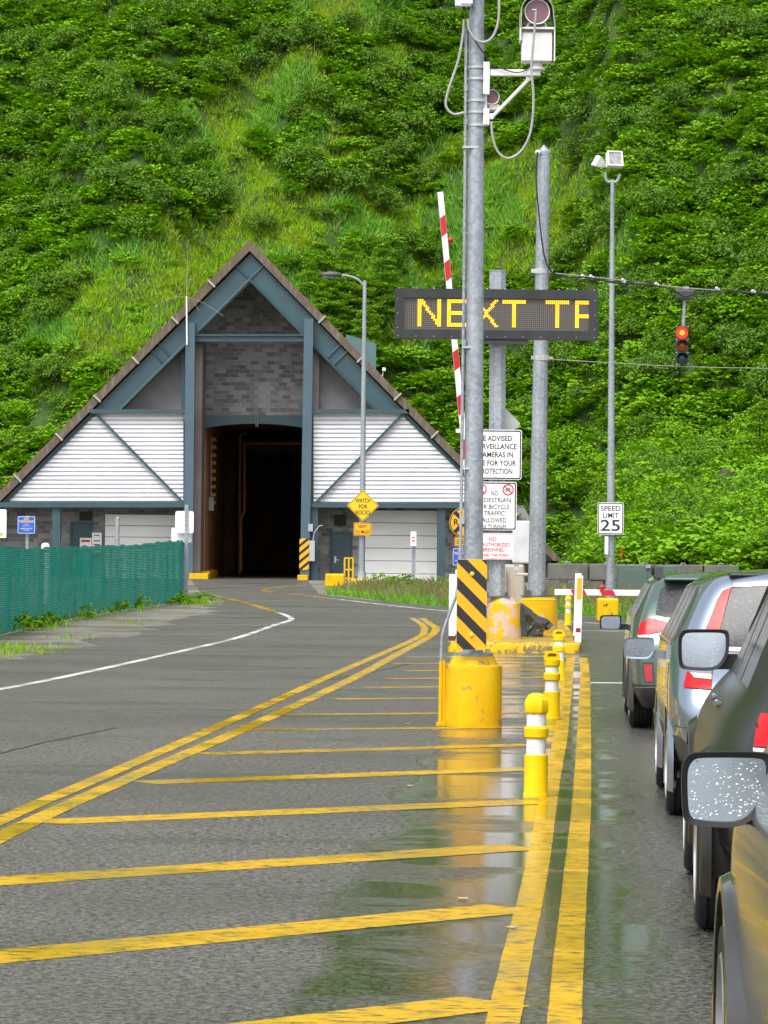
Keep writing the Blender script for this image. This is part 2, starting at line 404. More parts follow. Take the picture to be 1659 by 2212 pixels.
bump(n, b, noise(n, 3, 6, rough=.7), .8, .2)
HILLM = m
xs = np.concatenate([np.arange(-140, -34, 6.), np.arange(-34, 34, .6), np.arange(34, 141, 6.)]); ys = np.concatenate([np.arange(121, 240, .6), np.arange(240, 420, 6.)])
XX, YY = np.meshgrid(xs, ys); HH = hill_h(XX, YY)
V = np.stack([XX, YY, HH - .02], -1).reshape(-1, 3); nx_, ny_ = len(xs), len(ys)
i0 = (np.arange(ny_ - 1)[:, None] * nx_ + np.arange(nx_ - 1)[None]).ravel()
Q = np.stack([i0, i0 + 1, i0 + nx_ + 1, i0 + nx_], -1)
c = V[Q].mean(1)
keep = ~((c[:, 0] > -20) & (c[:, 0] < 8.2) & (c[:, 1] < 177)) & ~((c[:, 0] > -9.4) & (c[:, 0] < -2.6) & (c[:, 1] < 190) & (c[:, 2] < 8.5)) & (V[Q][:, :, 2].max(1) > .01)
Hobj = npmesh('hill', V, Q[keep], HILLM, smooth=True); tag(Hobj, kind='structure')
# ------------------------------------------------------------------ tunnel portal
BY = 162.0
O = D(540, 1255, BY); O.z = 0
portal = thing('tunnel_portal', O, 'steep A-frame tunnel portal building with white corrugated panels and a dark tall opening', 'tunnel portal')
def L(px, py, Y=BY):
    p = D(px, py, Y); return (p.x - O.x, p.z)
def yo(Y): return Y - O.y
def bpoly(name, pts, Y0, Y1, mat, ref=None, **k):
    mb = MB(); mb.prism([L(x, y, ref or Y0) for x, y in pts], yo(Y0), yo(Y1)); return mb.build(name, mat, portal, smooth=0, **k)
FASC = pm('weathered_concrete_fascia', (.105, .078, .055), .8, col2=(.20, .16, .125), scale=2.5, lo=.45, hi=.75, stretch=(3, 1, .6), bscale=12)
CORR = pm('white_corrugated_steel', (.86, .86, .89), .45, col2=(.80, .80, .84), scale=.8)
STUC = pm('dark_grey_stucco', (.26, .25, .26), .85, scale=2)
m, n, b = nt_new('grey_block_masonry')
tc = N(n, 'TexCoord').outputs['Object']; sx = N(n, 'SeparateXYZ'); n.links.new(tc, sx.inputs[0])
cx = N(n, 'CombineXYZ'); n.links.new(sx.outputs[0], cx.inputs[0]); n.links.new(sx.outputs[2], cx.inputs[1])
bt = N(n, 'TexBrick'); n.links.new(cx.outputs[0], bt.inputs['Vector'])
for k, v in (('Scale', 1), ('Brick Width', .37), ('Row Height', .195), ('Mortar Size', .012), ('Bias', -.1)): bt.inputs[k].default_value = v
bt.inputs['Color1'].default_value = (.10, .097, .10, 1); bt.inputs['Color2'].default_value = (.40, .39, .39, 1); bt.inputs['Mortar'].default_value = (.30, .29, .285, 1)
n.links.new(mixc(n, ramp(n, noise(n, .8, 5), .3, .7, .15, .5), bt.outputs[0], (.19, .185, .185)), b.inputs['Base Color']); b.inputs['Roughness'].default_value = .85
bump(n, b, bt.outputs['Fac'], -.4, .02)
CMU = m
DOORW = pm('white_door_enamel', (.84, .83, .82), .5, col2=(.74, .73, .71), scale=.9, stretch=(.4, 1, 1.6))
TUN = pm('lamplit_brown_tunnel_wall', (.62, .36, .18), .7, col2=(.44, .25, .12), scale=.7, bscale=5, bstr=.4)  # pale warm brown: the glow of lamps inside is put into the wall colour
TUND = pm('dark_brown_rock', (.12, .07, .035), .9, col2=(.24, .13, .055), scale=.5, bscale=2, bstr=.8)  # dark brown for the ceiling, far end and ribs
PIPE = pm('lamplit_orange_pipe', (.75, .33, .06), .5, col2=(.55, .22, .04))  # orange lamplight painted into the colour of pipes and rack
REV = pm('dark_brown_reveal', (.20, .165, .16), .7, col2=(.14, .105, .095), scale=.6)
# roof and steel
mb = MB(); mb.prism([L(*p) for p in [(-152, 1219), (541, 523), (1213, 1211), (1192, 1211), (541, 546), (-129, 1219)]], yo(160.9), yo(184))
roof = mb.build('roof', FASC, portal, smooth=0)
JT = pm('pale_joint_mortar', (.42, .38, .33), .8)
mb = MB()
for t in (.12, .235, .36, .48, .60, .73, .86):
    for sx_, (x1, y1) in ((-1, (-140, 1219)), (1, (1203, 1211))):
        if t < .14 and sx_ > 0: continue
        x, y = 541 + (x1 - 541) * t, 534 + (y1 - 534) * t
        px, pz = L(x, y); mb.box((px, yo(160.86), pz), (.08, .14, .44), Matrix.Rotation(R(-45 * sx_ * -1), 3, 'Y').to_3x3())
mb.build('joint', JT, roof, smooth=0)
bpoly('rafter', [(204, 885), (541, 548), (870, 885), (813, 885), (541, 610), (263, 885)], 161.15, 161.6, TEAL)
mb = MB()
for a, c in (((541, 606), (541 - 337 + 59, 885)), ((541, 606), (811, 885))):          # lower flange
    p, r_ = L(*a), L(*c); mb.tube([(p[0], yo(161.1), p[1]), (r_[0], yo(161.1), r_[1])], .07, 4)
for a, c in (((541, 548), (541, 612)),): pass
for xa, ya, xb, yb in ((570 - 58, 577, 541, 606), (570, 577, 541, 606), (345, 744, 375, 774), (330, 759, 360, 789), (738, 744, 708, 774), (752, 759, 722, 789)):
    p, r_ = L(xa, ya), L(xb, yb); mb.tube([(p[0], yo(161.1), p[1]), (r_[0], yo(161.1), r_[1])], .05, 4)
mb.build('rafter_flange', TEAL, portal, smooth=0)
bpoly('edge_beam', [(204, 885), (-129, 1219), (-118, 1219), (216, 885)], 161.2, 161.6, TEAL)
bpoly('edge_beam', [(870, 885), (1192, 1211), (1100, 1211), (1090, 1128), (1060, 1085), (857, 885)], 161.2, 161.6, TEAL)
for pts in ([(401, 697), (421, 697), (416, 1255), (396, 1255)], [(657, 688), (677, 688), (668, 1256), (648, 1256)]):
    bpoly('column', pts, 160.7, 161.2, TEALC)
bpoly('tie_beam', [(421, 726), (657, 726), (657, 738), (421, 738)], 161.15, 161.5, TEAL)
bpoly('tie_beam', [(421, 722), (657, 722), (657, 725.5), (421, 725.5)], 161.05, 161.55, TEAL)
bpoly('secondary_post', [(391, 745), (400, 735), (399, 885), (391, 885)], 161.7, 162, TEAL)
bpoly('secondary_post', [(678, 712), (690, 725), (690, 885), (678, 885)], 161.7, 162, TEAL)
for a, c in ((195, 401), (677, 884)): bpoly('girt', [(a, 884), (c, 884), (c, 893), (a, 893)], 160.9, 161.25, TEAL)
# white corrugated panels: ribs run level, ends cut to the rafters
def corr(xl, xr, y0, y1, nr):
    mb = MB(); vs = []; fs = []
    rows = []
    for i in range(nr):
        for t, d in ((0, 0), (.05, .15), (.66, .15), (.71, 0), (1, 0)):
            if t == 1 and i < nr - 1: continue
            rows.append((y0 + (y1 - y0) * (i + t) / nr, d))
    for y, d in rows:
        for x in (xl(y), xr(y)):
            a = L(x, y); vs.append((a[0], yo(161.4) - d, a[1]))
    fs = [(2 * i, 2 * i + 1, 2 * i + 3, 2 * i + 2) for i in range(len(rows) - 1)]
    mb.add(vs, fs); return mb.build('corrugated_panel', CORR, portal, smooth=0)
corr(lambda y: 214 + (892 - y), lambda y: 398, 892, 1085, 21)
corr(lambda y: 678, lambda y: 866 + (y - 892) * 1.03, 892, 1087, 21)
for a, c in (((205, 890), (397, 1085)), ((876, 890), (684, 1085))):
    p, r_ = Vector((L(*a)[0], yo(161.1), L(*a)[1])), Vector((L(*c)[0], yo(161.1), L(*c)[1]))
    mb = MB(); w = (r_ - p).normalized(); nrm = Vector((-w.z, 0, w.x)) * .055
    mb.prism([(p.x + nrm.x, p.z + nrm.z), (r_.x + nrm.x, r_.z + nrm.z), (r_.x - nrm.x, r_.z - nrm.z), (p.x - nrm.x, p.z - nrm.z)], yo(161.05), yo(161.2))
    mb.build('diagonal_brace', TEAL, portal, smooth=0)
bpoly('lower_beam', [(-20, 1085), (397, 1085), (397, 1096), (-20, 1096)], 160.85, 161.5, TEAL)
bpoly('lower_beam', [(670, 1086), (1095, 1088), (1095, 1098), (670, 1096)], 160.85, 161.5, TEAL)
for x0, x1 in ((113, 130), (946, 962), (672, 687)): bpoly('lower_post', [(x0, 1096), (x1, 1096), (x1, 1262), (x0, 1262)], 161, 161.4, TEAL)
# masonry, gables, lintel
bpoly('block_wall', [(440, 900), (665, 900), (665, 665), (541, 545), (440, 640)], 164.6, 165, CMU)
bpoly('gable_infill', [(230, 892), (400, 892), (400, 722)], 162.3, 162.5, STUC)
bpoly('gable_infill', [(678, 892), (845, 892), (678, 725)], 162.3, 162.5, STUC)
arc = [(440 + 222 * t, 925 - 10 * (1 - (2 * t - 1) ** 2)) for t in [i / 12 for i in range(13)]]
bpoly('lintel', [(440, 897)] + arc + [(662, 897)], 164.1, 164.6, TEAL)
LY = 162.8
bpoly('lower_block_wall', [(-140, 1092), (397, 1092), (397, 1258), (-140, 1258)], LY, LY + .3, CMU)
bpoly('lower_block_wall', [(670, 1092), (1130, 1092), (1190, 1200), (1190, 1262), (670, 1262)], LY, LY + .3, CMU)
# tops of the lower rooms, so nothing shows through behind the panels
bpoly('upper_backing', [(214, 896), (400, 896), (400, 1092), (15, 1092)], 161.6, 161.8, STUC)
bpoly('upper_backing', [(676, 896), (866, 896), (1068, 1092), (676, 1092)], 161.6, 161.8, STUC)
def roller(x0, x1, y0, y1):
    mb = MB(); (a, z0), (c, z1) = L(x0, y1, LY), L(x1, y0, LY); k = 6
    for i in range(k):
        h = (z1 - z0) / k; mb.box(((a + c) / 2, yo(LY - .06), z0 + h * (i + .5)), (c - a, .08, h - .025))
    mb.build('roller_door', DOORW, portal, smooth=0, bevel=.01)
roller(226, 390, 1112, 1258); roller(788, 945, 1103, 1266)
def mandoor(x0, x1, y0, y1, handle=True):
    (a, z0), (c, z1) = L(x0, y1, LY), L(x1, y0, LY); mb = MB(); mb.box(((a + c) / 2, yo(LY - .05), (z0 + z1) / 2), (c - a, .06, z1 - z0))
    mb.box((a - .04, yo(LY - .06), (z0 + z1) / 2), (.07, .12, z1 - z0 + .1)); mb.box((c + .04, yo(LY - .06), (z0 + z1) / 2), (.07, .12, z1 - z0 + .1)); mb.box(((a + c) / 2, yo(LY - .06), z1 + .05), (c - a + .14, .12, .08))
    d = mb.build('personnel_door', TEAL, portal, smooth=0, bevel=.008)
    if handle:
        hb = MB(); hb.box((a + .16, yo(LY - .1), z0 + .95), (.09, .04, .3)); hb.box((a + .24, yo(LY - .13), z0 + .93), (.18, .03, .04)); hb.build('handle', ALU, d, smooth=0, bevel=.006)
mandoor(716, 757, 1153, 1254); mandoor(155, 196, 1132, 1250)
mb = MB()
for x0, x1, y0, y1 in ((722, 748, 1112, 1136), (172, 200, 1106, 1124)):
    (a, z0), (c, z1) = L(x0, y1, LY), L(x1, y0, LY)
    for i in range(6): mb.box(((a + c) / 2, yo(LY - .04), z0 + (z1 - z0) * (i + .5) / 6), (c - a, .08, (z1 - z0) / 6 * .6), Matrix.Rotation(R(25), 3, 'X'))
    mb.build('louvre_vent', pm('dark_louvre', (.05, .06, .062), .5), portal, smooth=0); mb = MB()
# opening: reveals, tunnel walls, pipes
def P3(px, py, Y): p = D(px, py, Y); return Vector((p.x - O.x, yo(Y), p.z))
xl, xr = L(441, 1200, 165)[0], L(662, 1200, 165)[0]; zt = L(541, 926, 165)[1]
mb = MB(); mb.box((xl - .35, yo(163.1), 5.6), (.7, 3.0, 11.4)); mb.build('reveal', REV, portal, smooth=0)
mb = MB(); mb.box((xr + .3, yo(163.0), 5.6), (.5, 3.0, 11.4)); mb.build('reveal', REV, portal, smooth=0)
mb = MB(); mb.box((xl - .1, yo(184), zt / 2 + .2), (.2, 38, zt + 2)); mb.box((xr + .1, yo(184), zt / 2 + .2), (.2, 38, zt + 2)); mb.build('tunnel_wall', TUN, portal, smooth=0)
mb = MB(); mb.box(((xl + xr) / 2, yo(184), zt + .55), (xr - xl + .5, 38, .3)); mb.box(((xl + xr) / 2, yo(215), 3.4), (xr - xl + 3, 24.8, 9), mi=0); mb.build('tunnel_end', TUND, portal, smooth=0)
# ribs of rock and steel further in
mb = MB()
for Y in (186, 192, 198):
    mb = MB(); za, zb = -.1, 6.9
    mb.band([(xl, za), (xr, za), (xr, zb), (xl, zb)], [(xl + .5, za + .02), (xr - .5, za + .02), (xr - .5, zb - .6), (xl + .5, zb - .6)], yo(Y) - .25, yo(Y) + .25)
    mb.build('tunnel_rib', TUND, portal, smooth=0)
mb = MB(); Yp = 180
mb.tube([P3(520, 1232, Yp), P3(520, 1120, Yp), P3(528, 1105, Yp), P3(528, 958, Yp), P3(660, 958, Yp)], .085, 8); mb.tube([P3(517, 1240, Yp + .4), P3(519, 940, Yp + .4), P3(535, 934, Yp + .4)], .06, 8)
mb.build('wall_pipe', PIPE, portal)
mb = MB()
for i in range(9):
    p = P3(478, 950 + i * 17, 171); mb.box((xl + .12, p.y, p.z), (.25, 1.5, .16))
mb.build('cable_rack', PIPE, portal, smooth=0)
mb = MB(); p = P3(461, 1089, 168.5); mb.box((xl + .14, p.y, p.z), (.24, .5, .62)); mb.tube([(xl + .12, p.y, p.z + .3), (xl + .12, p.y, p.z + 3.2)], .03, 6)
mb.build('junction_box', pm('grey_enamel', (.42, .43, .44), .5), portal, smooth=0, bevel=.01)
mb = MB(); mb.box((xl + .18, yo(166.5), .16), (.4, 8, .34)); mb.build('wheel_curb', YEL, portal, smooth=0, bevel=.02)
mb = MB(); a = L(654, 1261, 160.3); mb.box((a[0], yo(160.3), .12), (.46, .8, .24)); mb.build('wheel_curb', YEL, portal, smooth=0, bevel=.02)
mb = MB(); a = L(430, 1258, 160.7); mb.box((a[0], yo(161.0), .13), (.85, 1.6, .26)); mb.build('wheel_curb', YEL, portal, smooth=0, bevel=.02)
# vertical rods hung on the masonry, lamp boxes on the column
mb = MB()
for px, y0, y1 in ((547, 660, 704), (551, 656, 700), (555, 664, 696)):
    mb.tube([P3(px, y0, 164.3), P3(px, y1, 164.3)], .03, 6)
mb.build('hanging_rod', pm('dull_rod_metal', (.26, .26, .22), .5, .3), portal); mb = MB()
for px in (553, 557): mb.tube([P3(px, 872, 164.0), P3(px, 922, 164.0)], .02, 6)
mb.build('hanging_rod', pm('dull_rod_metal', (.26, .26, .22), .5, .3), portal)
GREYB = MATS['grey_enamel']
mb = MB()
for x, y, w, h in ((674, 1190, 12, 44), (671, 1140, 10, 16)):
    c = L(x, y, 160.8); mb.box((c[0], yo(160.75), c[1]), (w / 48, .22, h / 48))
cc = [P3(676, 1168, 160.7), P3(679, 1150, 160.7), P3(690, 1136, 160.7), P3(697, 1135, 160.7)]; mb.tube(cc, .025, 6)
mb.build('meter_box', GREYB, portal, smooth=0, bevel=.01)
mb = MB(); c = L(657, 1197, 160.65); w, h = .42, 1.4
mb.prism([(c[0] - w / 2, c[1] - h / 2), (c[0] + w / 2, c[1] - h / 2), (c[0] + w / 2, c[1] + h / 2), (c[0] - w / 2, c[1] + h / 2)], yo(160.66), yo(160.69))
hz = mb.build('hazard_marker', pm('black_sheeting', (.02, .02, .022), .4), portal, smooth=0)
mb = MB()
def clip_stripes(mb, cx, cz, w, h, pitch, sw, slope, y, thick=.004, ph=0.):
    """slanting stripes cut to a rectangle"""
    k = -8
    for k in range(-12, 13):
        z0 = cz + ph + k * pitch
        poly = [(-w / 2, z0 - slope * w / 2 - sw / 2), (w / 2, z0 + slope * w / 2 - sw / 2), (w / 2, z0 + slope * w / 2 + sw / 2), (-w / 2, z0 - slope * w / 2 + sw / 2)]
        for lim, sg in ((cz - h / 2, 1), (cz + h / 2, -1)):
            out = []
            for i in range(len(poly)):
                a, c = poly[i], poly[(i + 1) % len(poly)]; da, dc = sg * (a[1] - lim), sg * (c[1] - lim)
                if da >= 0: out.append(a)
                if da * dc < 0: t = da / (da - dc); out.append((a[0] + (c[0] - a[0]) * t, a[1] + (c[1] - a[1]) * t))
            poly = out
            if len(poly) < 3: break
        if len(poly) >= 3: mb.prism([(cx + x, z) for x, z in poly], y, y + thick)
YSH = pm('amber_sheeting', (.82, .40, .008), .35, col2=(.78, .36, .006))
clip_stripes(mb, c[0], c[1], w, h, .36, .2, .85, yo(160.65)); mb.build('stripe', YSH, hz, smooth=0)
# blue-green plant box behind the right-hand roof slope
mb = MB(); a = P3(748, 725, 167); c = P3(812, 800, 167); mb.prism([(a.x, a.z), (P3(806, 742, 167).x, P3(806, 742, 167).z), (c.x, P3(812, 745, 167).z), (c.x, c.z), (a.x, c.z)], yo(166), yo(170))
mb.build('rooftop_vent_housing', pm('pale_teal_sheet', (.10, .19, .20), .5, stretch=(3, 1, .3)), portal, smooth=0)

# things standing at or on the portal
base = P3(404, 745, 160.6) + O
t = thing('radio_antenna', base, 'thin white whip antenna with drooping rods fixed to left portal column', 'antenna')
def loc(px, py, Y): return D(px, py, Y) - base
mb = MB(); mb.cyl((0, 0, 0), loc(403, 640, 160.6), .038, n=8); mb.build('mast', WHITE, t)
mb = MB(); mb.cyl(loc(403, 640, 160.6), loc(406, 520, 160.6), .014, .006, n=6)
for e, mid in (((326, 668), (365, 645)), ((482, 682), (440, 655)), ((430, 672), (418, 652))): mb.tube(spline([loc(403, 641, 160.6), loc(*mid, 160.6), loc(*e, 160.6)], 5), .008, 5)
mb.build('radiating_rod', pm('bare_whip_metal', (.34, .34, .28), .5), t)
p = D(828, 803, 163)
t = thing('security_camera', p, 'tiny white security camera on stalk above right roof slope', 'camera')
mb = MB(); mb.cyl((-.1, 0, -.5), (0, 0, 0), .025, n=6); mb.build('stalk', WHITE, t); mb = MB(); mb.box((.03, -.05, .1), (.16, .3, .16)); mb.build('housing', WHITE, t, smooth=0, bevel=.02)
# ------------------------------------------------------------------ signs
INK = pm('black_sign_ink', (.012, .012, .015), .4)
WSH = pm('white_sheeting', (.82, .82, .84), .35, col2=(.76, .76, .79), scale=2)
def sign(name, c, w, h, label, lines, face=WSH, ink=INK, border=.02, inset=.014, r=.04, cat='sign', rz=0, extra=None, group=None, back=False, bold=.012, bolts=True):
    """flat sheet sign standing in the x,z plane, facing the road; c = centre"""
    t = thing(name, c, label, cat, group, rz)
    mb = MB(); mb.prism(rrect(w, h, r), 0, .006); mb.build('backing', ALU, t, smooth=0)
    mb = MB(); mb.prism(rrect(w - .002, h - .002, r), -.003, -.0005); mb.build('face', ALU if back else face, t, smooth=0)
    if border and not back:
        mb = MB(); mb.band(rrect(w - 2 * inset, h - 2 * inset, r * .8), rrect(w - 2 * inset - 2 * border, h - 2 * inset - 2 * border, r * .6), -.006, -.003); mb.build('border', ink, t, smooth=0)
    if lines:
        mb = MB()
        for s, x, z, hh, wd in lines: text(mb, s, x, z, hh, -.005, bold, wd)
        mb.build('lettering', ink, t, smooth=0, fix=False)
    if extra: extra(t)
    if bolts:
        mb = MB()
        for z in (-h * .44, h * .44): mb.lathe([(.009, -.012), (.011, -.003)], (0, 0, z), 8, 'Y')
        mb.build('bolt', ALU, t)
    return t
# ------------------------------------------------------------------ near pole on its yellow drum
YP = 36.7; PB = G(1021.5, 1570.5); PB.z = 0; PB.y = YP
s_ = S(YP)
def Q(px, py, dy=0): return D(px, py, YP + dy)
drum = thing('concrete_drum', PB, 'chunky bright yellow round concrete drum carrying the nearest camera pole', 'concrete drum', 'yellow concrete pole bases')
def drum_mesh(t, r, h, mat, collar=.215, ch=.09, n=40):
    mb = MB()
    pr = [(r * 1.0, 0), (r * 1.01, .02), (r, .08), (r * .998, h - ch - .03), (r * .985, h - ch - .006), (r * .95, h - ch), (collar * 1.16, h - ch + .004), (collar * 1.02, h - .025), (collar, h)]
    mb.lathe(pr, (0, 0, 0), n); o = mb.build('drum', mat, t, smooth=24)
    me = o.data
    for v in me.vertices:
        k = 1 + .012 * sin(v.co.x * 31 + v.co.z * 23) + .01 * sin(v.co.y * 27 - v.co.z * 41); v.co.x *= k; v.co.y *= k
    return o
drum_mesh(drum, .297, .715, YEL)
mb = MB(); mb.cyl((0, 0, .715), (0, 0, .745), .2, n=20); mb.build('base_plate', GALV, drum)
top = Q(1031, -190); pole = thing('camera_pole', PB + Vector((0, 0, .745)), 'tall tapered galvanised pole rising from the nearest yellow drum, out of frame', 'pole')
def PL(p): return p - pole.location
axis_top = PL(Q(1031, -190)); b0 = PL(Q(1021, 1425))
mb = MB(); mb.cyl((b0.x, 0, 0), (axis_top.x, 0, axis_top.z), .103, .072, n=28); mb.build('shaft', GALV, pole)
CLIPM = pm('stainless_band', (.6, .6, .6), .35, .6)
# conduit at the pole's left
cd = thing('conduit', Vector((Q(951, 1570).x, YP - .05, 0)), 'grey conduit with yellow lower end climbing beside the camera pole', 'conduit')
def CL(p): return p - cd.location
yp = [Q(951, 1568, -.05), Q(953, 1428, -.05)]
mb = MB(); mb.tube([CL(p) for p in yp], .021, 10); mb.box((.0, 0, .02), (.09, .07, .05)); mb.box((0.03, .04, .35), (.02, .1, .64)); mb.build('painted_end', YEL, cd)
gp = spline([Q(953, 1432, -.05), Q(954, 1400, -.05), Q(957, 1368, -.05), Q(972, 1322, -.05), Q(987, 1280, -.05), Q(994, 1230, -.05)], 5) + [Q(996, 1100, -.05), Q(1003, 560, -.05), Q(1007, 60, -.05)]
mb = MB(); mb.tube([CL(p) for p in gp], .0165, 10)
for y in (740, 262, 1125, 190): mb.cyl(CL(Q(1001 + (1100 - y) * .006, y - 7, -.05)), CL(Q(1001 + (1100 - y) * .006, y + 7, -.05)), .023, n=10)
mb.build('pipe', GALV, cd)
mb = MB()
for y in (750, 318, 1012): 
    a = Q(1003, y, -.06); mb.box(CL(a) + Vector((.06, .0, 0)), (.16, .05, .02))
mb.build('strap', CLIPM, cd, smooth=0)
# object marker
mk = thing('object_marker', Q(1019, 1306, -.30), 'upright black and amber diagonally striped object marker on the nearest pole', 'object marker')
mb = MB(); mb.prism(rrect(.305, .915, .02), 0, .006); mb.build('backing', ALU, mk, smooth=0)
mb = MB(); mb.prism(rrect(.303, .913, .02), -.004, -.0005); mb.build('face', YSH, mk, smooth=0)
mb = MB(); clip_stripes(mb, 0, 0, .299, .905, .27, .125, -1.0, -.007, .003, .07); mb.build('stripe', pm('black_sheeting', (.02, .02, .022), .4), mk, smooth=0)
mb = MB()
for z in (.31, -.305): mb.lathe([(.024, -.012), (.022, -.016), (.010, -.017), (.009, -.024)], (0, 0, z), 14, 'Y')
mb.build('bolt', pm('yellow_washer', (.75, .62, .1), .35, .4), mk)
mb = MB(); mb.box((0, .12, .3), (.05, .22, .04)); mb.box((0, .12, -.3), (.05, .22, .04)); mb.build('bracket', GALV, mk, smooth=0)
# box near the top of the frame
bx = thing('control_box', Q(1005, -40, -.12), 'pale grey equipment box strapped high on the camera pole', 'equipment box')
W2 = .2; mb = MB(); mb.box((-.02, 0, 0), (.165, .14, .52)); mb.build('cabinet', pm('pale_grey_enamel', (.62, .65, .69), .4), bx, smooth=0, bevel=.008)
mb = MB(); mb.box((.018, -.074, 0.01), (.12, .012, .5)); mb.build('lid', pm('pale_grey_enamel', (.62, .65, .69), .4), bx, smooth=0, bevel=.006)
mb = MB(); mb.cyl((-.01, 0, -.3), (-.01, 0, -.24), .016, n=8); mb.cyl((.04, 0, -.29), (.04, 0, -.24), .014, n=8); mb.build('gland', BLACK, bx)
bl = bx.location
def cable(name, label, pts, r, mat, dy=-.1):
    base = Q(*pts[0], dy); o = MB().tube([p - base for p in spline([Q(x, y, dy) for x, y in pts], 8)], r, 8).build(name, mat, None); o.location = base
    tag(o, label, 'cable'); return o
GCAB = pm('grey_cable_jacket', (.36, .36, .34), .5)
cable('cable', 'grey cable looping out left of the camera pole below the box', [(1002, 42), (1000, 75), (990, 130), (970, 190), (963, 222), (968, 238), (982, 247), (1002, 243)], .0135, GCAB)
cable('cable', 'grey cable looping right across the top of the camera pole', [(1010, 42), (1014, 65), (1026, 84), (1042, 91), (1058, 86), (1070, 68), (1077, 40), (1078, 0), (1076, -70)], .0135, GCAB, -.14)
cable('cable', 'thin black cable slanting down to the camera bracket', [(1012, 50), (1022, 80), (1040, 108), (1058, 132)], .007, BLACK, -.12)
# bracket, arm and pan-tilt camera
cm = thing('surveillance_camera', Q(1053, 200), 'white pan-tilt surveillance camera seen from behind on a bracket arm', 'surveillance camera')
def C_(px, py, dy=0): return Q(px, py, dy) - cm.location
def cbox(mb, x0, y0, x1, y1, d0, d1, mi=0):
    a, c = C_(x0, y1), C_(x1, y0); mb.box(((a.x + c.x) / 2, (d0 + d1) / 2, (a.z + c.z) / 2), (c.x - a.x, d1 - d0, c.z - a.z), None, mi)
mb = MB(); cbox(mb, 1043, 135, 1058, 205, -.06, .05); cbox(mb, 1043, 236, 1057, 271, -.06, .05); cbox(mb, 1052, 246, 1066, 258, -.04, .03); cbox(mb, 1045, 205, 1052, 236, -.01, .04); mb.build('mounting_plate', WHITE, cm, smooth=0, bevel=.005)
mb = MB(); cbox(mb, 1058, 151, 1146, 164, -.035, .035); cbox(mb, 1138, 152, 1167, 164, -.05, .05); mb.build('arm', WHITE, cm, smooth=0, bevel=.004)
mb = MB(); mb.cyl(C_(1142, 172), C_(1064, 252), .019, n=10); cbox(mb, 1136, 164, 1146, 174, -.02, .02); mb.build('brace', WHITE, cm)
mb = MB(); mb.lathe([(.085, 0), (.09, .012), (.085, .024), (.06, .03), (.058, .085)], C_(1159, 152), 24); mb.build('turntable', WHITE, cm)
mb = MB(); cbox(mb, 1126, 72, 1192, 135, -.12, .12); mb.build('motor_housing', WHITE, cm, smooth=0, bevel=.012)
mb = MB(); cbox(mb, 1123, 63, 1198, 67, -.15, .13); cbox(mb, 1122, 63, 1125.5, 92, -.15, .13); cbox(mb, 1195, 63, 1198.5, 136, -.15, .13); mb.build('weather_hood', WHITE, cm, smooth=0, bevel=.004)
mb = MB(); cbox(mb, 1126, 67, 1195, 73, -.125, .12); mb.build('shadow_gap', pm('grey_mauve_gap_shade', (.22, .18, .19), .6), cm, smooth=0)  # solid strip coloured as the shade under the hood
cc = C_(1159, 30)
mb = MB(); mb.lathe([(.118, -.16), (.128, -.17), (.128, .3), (.12, .31)], cc, 30, 'Y', cap=False); mb.lathe([(.118, -.16), (.118, .3)], cc, 30, 'Y', cap=False); mb.build('housing', WHITE, cm)
mb = MB(); mb.lathe([(.001, -.15), (.117, -.15)], cc, 30, 'Y', cap=False); mb.build('rear_plate', pm('mauve_plate', (.20, .10, .13), .35), cm, smooth=0)
mb = MB(); mb.box(cc + Vector((-.03, -.155, .02)), (.045, .006, .01)); mb.build('plate_label', WHITE, cm, smooth=0)
# sun shroud: an arch over the housing
pts_o = [(.165 * cos(R(a)), .165 * sin(R(a)) + .0) for a in range(0, 181, 12)]; pts_o = [(.185, -.17)] + pts_o + [(-.165, -.16)]
pts_i = [(.158 * cos(R(a)), .158 * sin(R(a)) + .0) for a in range(0, 181, 12)]; pts_i = [(.178, -.17)] + pts_i + [(-.158, -.16)]
mb = MB(); mb.prism([(cc.x + x, cc.z + z) for x, z in pts_o + pts_i[::-1]], -.22, .34); mb.build('sun_shroud', pm('weathered_shroud', (.40, .42, .36), .5), cm, smooth=40)
mb = MB()
for sx in (-1, 1): mb.tube([cc + Vector((sx * .10, -.1, -.2)), cc + Vector((sx * .09, -.1, -.12)), cc + Vector((sx * .07, -.1, -.1))], .012, 6)
mb.build('cradle', WHITE, cm)
for nm, col, bands in (('band', CLIPM, (143, 170)),):
    mb = MB()
    for y in (146, 171, 218, 243, 271): mb.lathe([(.083 + (y + 190) * .000021, -.012), (.083 + (y + 190) * .000021, .012)], PL(Q(1030, y)), 24)
    mb.build('mounting_band', CLIPM, pole)
cable('cable', 'grey cable drooping in a deep loop from the surveillance camera to its bracket', [(1158, 24), (1155, 60), (1151, 105), (1148, 150), (1152, 200), (1151, 250), (1143, 295), (1124, 328), (1098, 342), (1077, 330), (1065, 300), (1061, 262)], .0125, GCAB, -.24)
cable('cable', 'thin black cables tied along the surveillance camera arm', [(1060, 138), (1080, 146), (1110, 156), (1130, 154), (1142, 146)], .006, BLACK, -.06)
sc = thing('bullet_camera', Q(1062, 212, .14), 'second white tube camera peeking out behind the camera pole', 'surveillance camera')
mb = MB(); mb.lathe([(.07, -.1), (.078, -.11), (.078, .3), (.07, .31)], (0, 0, 0), 20, 'Y', cap=False); mb.lathe([(.07, -.1), (.07, .3)], (0, 0, 0), 20, 'Y', cap=False); mb.box((.03, .02, -.1), (.1, .2, .05)); mb.build('housing', WHITE, sc)
mb = MB(); mb.lathe([(.001, -.07), (.07, -.07)], (0, 0, 0), 20, 'Y', cap=False); mb.build('rear_plate', MATS['mauve_plate'], sc, smooth=0)

